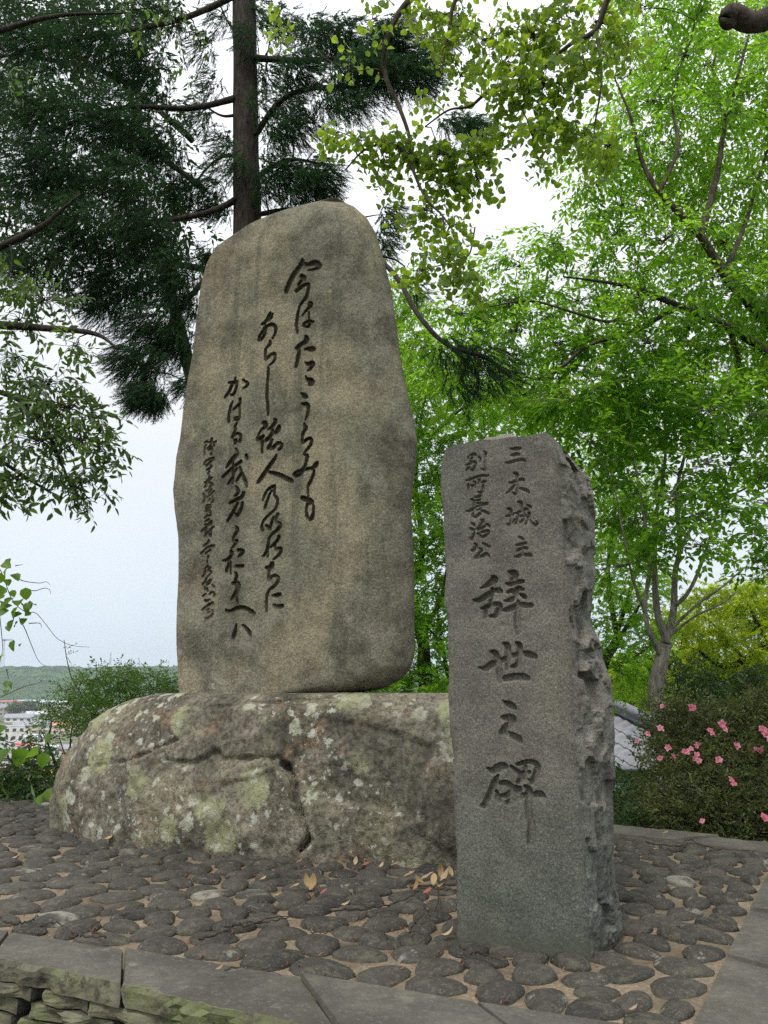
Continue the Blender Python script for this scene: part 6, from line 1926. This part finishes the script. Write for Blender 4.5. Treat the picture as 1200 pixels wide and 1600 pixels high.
# ------------------------------------------------------------------ fallen leaves, twigs and litter on the paving
def litter():
    rng = np.random.default_rng(77)
    yel = leaf_mat("fallen_yellow_leaf", (0.28, 0.185, 0.085), (0.45, 0.335, 0.165), (0.42, 0.30, 0.13), 0.2, 0.6, 0.2)
    tan = leaf_mat("fallen_tan_leaf", (0.26, 0.185, 0.115), (0.42, 0.325, 0.215), (0.4, 0.28, 0.15), 0.15, 0.7, 0.2)
    red = leaf_mat("fallen_reddish_leaf", (0.22, 0.07, 0.045), (0.36, 0.13, 0.09), (0.3, 0.1, 0.06), 0.15, 0.7, 0.2)
    def curled(L, W, curl, seed):
        r = np.random.default_rng(seed)
        n = 7
        t = np.linspace(0, 1, n)
        w = W * np.sin(np.clip(t * 0.94 + 0.03, 0, 1) * math.pi) ** 0.75 * 0.5
        bend = curl * L * (t - 0.4) ** 2 * 2
        mid = np.stack([t * L, 0 * t, bend], 1)
        l = np.stack([t * L, w, bend + 0.5 * w * (1 + r.normal(0, 0.2, n))], 1)
        q = np.stack([t * L, -w, bend + 0.5 * w * (1 + r.normal(0, 0.2, n))], 1)
        V = np.vstack([l, mid, q])
        F = np.array([[i, i + 1, n + i + 1, n + i] for i in range(n - 1)] + [[n + i, n + i + 1, 2 * n + i + 1, 2 * n + i] for i in range(n - 1)])
        V[:, 0] -= L / 2
        V[:, 2] -= V[:, 2].min()
        return V, F
    L_ = [  # px, py, size m, material, tilt, heading, label
        (489,1388,.085,yel,.9,1.2,"large curled yellow leaf standing on the cobbles before the boulder"),
        (478,1384,.07,yel,1.0,2.0,"olive-yellow leaf leaning against the large curled leaf"),
        (461,1387,.055,tan,.3,.4,"small tan leaf left of the large curled leaf"),
        (434,1400,.05,yel,.1,.1,"thin yellow leaf lying flat left of the curled leaves"),
        (411,1374,.05,yel,.1,.9,"narrow yellow-green leaf near the pale cobble"),
        (343,1515,.035,tan,.2,.5,"single small tan leaf on the front edging slab"),
        (640,1369,.07,tan,.3,.2,"flat tan leaf at the boulder's foot left of the leaf pile"),
        (655,1380,.075,yel,.4,2.6,"yellow leaf at the left end of the leaf pile"),
        (651,1388,.06,yel,.7,.9,"yellow leaf below the left end of the leaf pile"),
        (668,1374,.085,tan,.4,.3,"broad tan leaf in the middle of the leaf pile"),
        (678,1380,.085,yel,.5,1.4,"yellow leaf in the middle of the leaf pile by the pillar"),
        (688,1370,.08,yel,1.1,1.7,"upright yellow leaf in the leaf pile by the pillar"),
        (697,1375,.08,tan,.7,.5,"tan leaf of the pile nearest the pillar"),
        (703,1368,.06,yel,.9,2.2,"pale leaf standing against the pillar's left edge"),
        (685,1388,.07,yel,.2,.1,"flat yellow leaf at the front of the leaf pile"),
        (572,1352,.06,red,.2,.4,"reddish leaf at the boulder's foot"),
        (596,1354,.05,tan,.3,1.0,"small tan leaf at the boulder's foot"),
        (556,1350,.05,tan,.9,1.3,"tan leaf propped on the boulder's foot"),
        (618,1352,.06,tan,.2,.2,"brown leaf at the boulder's foot between tan leaf and pile"),
        (468,1347,.045,red,.2,.7,"small orange-red leaf near the boulder's cleft"),
        (668,1395,.06,red,.2,.7,"reddish leaf in front of the leaf pile"),
        (506,1396,.05,red,.4,.7,"reddish leaf right of the large curled leaf"),
        (700,1462,.06,tan,.2,.3,"tan leaf at the pillar's lower left corner"),
        (540,1415,.05,tan,.1,.3,"pale leaf sliver between cobbles before the boulder"),
        (25,1341,.05,tan,.3,.6,"tan leaf on the cobbles near the left edge"),
        (190,1423,.05,yel,.1,.2,"tan-yellow leaf between the left cobbles"),
        (84,1379,.035,tan,.2,.2,"tiny tan leaf on the left cobbles"),
        (990,1578,.035,tan,.2,.2,"tiny orange-tan leaf on the front cobbles right of the pillar"),
        (1040,1302,.05,tan,.2,.2,"brown leaf on the back edging slab"),
        (170,1312,.09,yel,.1,.5,"yellow-green leaf blade at the boulder's left foot"),
    ]
    for i, (px, py, s, mt, tilt, hd, label) in enumerate(L_):
        s = s * 0.78
        V, F = curled(s, s * rng.uniform(0.42, 0.6), rng.uniform(0.1, 0.7), 300 + i)
        V = V @ euler(0, -tilt, 0).T
        V[:, 2] -= V[:, 2].min()
        V = V @ euler(0, 0, hd).T
        p = ground(px, py, 0.022)
        o = mesh_obj("fallen_leaf", V + p, F, mt, None, True, None, np.full(len(V), rng.uniform(0, 1)))
        tag(o, label, "leaf", "fallen leaves on the paving")
    tw = bark_mat("dead_twig", (0.030, 0.022, 0.017), (0.090, 0.065, 0.050))
    T_ = [([(112,1455),(130,1462),(166,1464),(140,1450),(158,1438)], .004, "bent twig on the front edging slab at the left"),
          ([(516,1423),(560,1420),(605,1414),(640,1402),(655,1388)], .004, "long dark twig lying before the leaf pile"),
          ([(310,1467),(345,1458),(370,1444),(400,1440),(440,1436),(458,1432)], .004, "long twig across the cobbles in front of the boulder"),
          ([(350,1448),(395,1444),(420,1434),(456,1431)], .003, "thin twig beside the long twig in front of the boulder"),
          ([(640,1384),(670,1384),(690,1388),(714,1391)], .005, "dark twig under the leaf pile reaching the pillar"),
          ([(684,1388),(685,1405),(680,1424)], .004, "short twig pointing to the viewer left of the pillar"),
          ([(640,1460),(644,1447),(655,1435),(672,1420)], .003, "forked reddish twig between cobbles left of the pillar"),
          ([(62,1447),(90,1442),(112,1455)], .003, "thin yellow-brown twig on the left slab"),
          ([(0,1435),(20,1443),(45,1440),(60,1430)], .004, "dark twig on the left cobbles by the slab"),
          ([(350,1515),(400,1510),(440,1522)], .002, "hair-thin stalk beside the small tan leaf on the slab"),
          ([(1010,1316),(1060,1322),(1075,1312),(1110,1325),(1180,1329)], .004, "dark wavy twig along the back edging slab"),
          ([(476,1445),(490,1456),(520,1459)], .003, "short reddish twig before the boulder"),
          ([(718,1478),(735,1488),(760,1492),(800,1502)], .004, "thin root-like twig along the pillar's foot"),
          ([(598,1450),(602,1462),(615,1470)], .002, "small curved stalk on a front cobble")]
    for i, (pts, r, label) in enumerate(T_):
        P = resample(np.array([ground(x, y, 0.030) for x, y in pts]), 6 * len(pts))
        P[:, 2] += rng.normal(0, 0.003, len(P))
        V, F = tube(P, np.linspace(r, r * 0.5, len(P)), 6)
        o = mesh_obj("fallen_twig", V, F, tw, None, True)
        tag(o, label, "twig", "fallen twigs on the paving")
    # reddish catkins, bud scales and crumbs caught between the cobbles: one mass
    crumbs = M("reddish_leaf_crumbs")
    t = crumbs.attr("tint")
    cm = crumbs.done(crumbs.bsdf(crumbs.mix(t, (0.085, 0.026, 0.020), (0.24, 0.10, 0.065)), 0.9, None, 0.1))
    Vs, Fs, ts, off = [], [], [], 0
    pts = rng.uniform(COB.min(0), COB.max(0), (14000, 2))
    pts = pts[in_poly(pts, COB)]
    dens = fbm(np.column_stack([pts, np.zeros(len(pts))]), 1.6, 3, 91)
    near = np.exp(-((pts - np.array([-0.3, 3.9])) ** 2).sum(1) / 1.4)
    pts = pts[dens + 0.9 * near > rng.uniform(-0.1, 1.0, len(pts))]
    d2 = np.sqrt(((pts[:, None, :] - COBBLE_XY[None]) ** 2).sum(-1).min(1))
    nr = np.exp(-((pts - np.array([-0.1, 3.95])) ** 2).sum(1) / 0.5)
    pts = pts[d2 > 0.066 - 0.03 * nr]
    for p in pts[:3600]:
        L = rng.uniform(0.008, 0.030)
        a = rng.uniform(0, 6.28)
        d = np.array([math.cos(a), math.sin(a), 0]); s = np.array([-d[1], d[0], 0])
        w = rng.uniform(0.0008, 0.003)
        b = np.array([p[0], p[1], rng.uniform(-0.012, 0.002)])
        V = np.array([b - s * w, b + s * w, b + d * L * 0.5 + s * w + [0, 0, 0.006], b + d * L * 0.5 - s * w + [0, 0, 0.006], b + d * L + [0, 0, rng.uniform(-0.002, 0.006)]])
        Vs.append(V); Fs.append(np.array([[0, 1, 2], [0, 2, 3], [3, 2, 4]]) + off); ts += [float(rng.uniform(0, 1))] * 5
        off += 5
    o = mesh_obj("leaf_litter", np.vstack(Vs), np.vstack(Fs), cm, None, False, None, np.array(ts))
    tag(o, "reddish crumbs of dead leaf caught between the cobbles", "litter", None, "stuff")

litter()
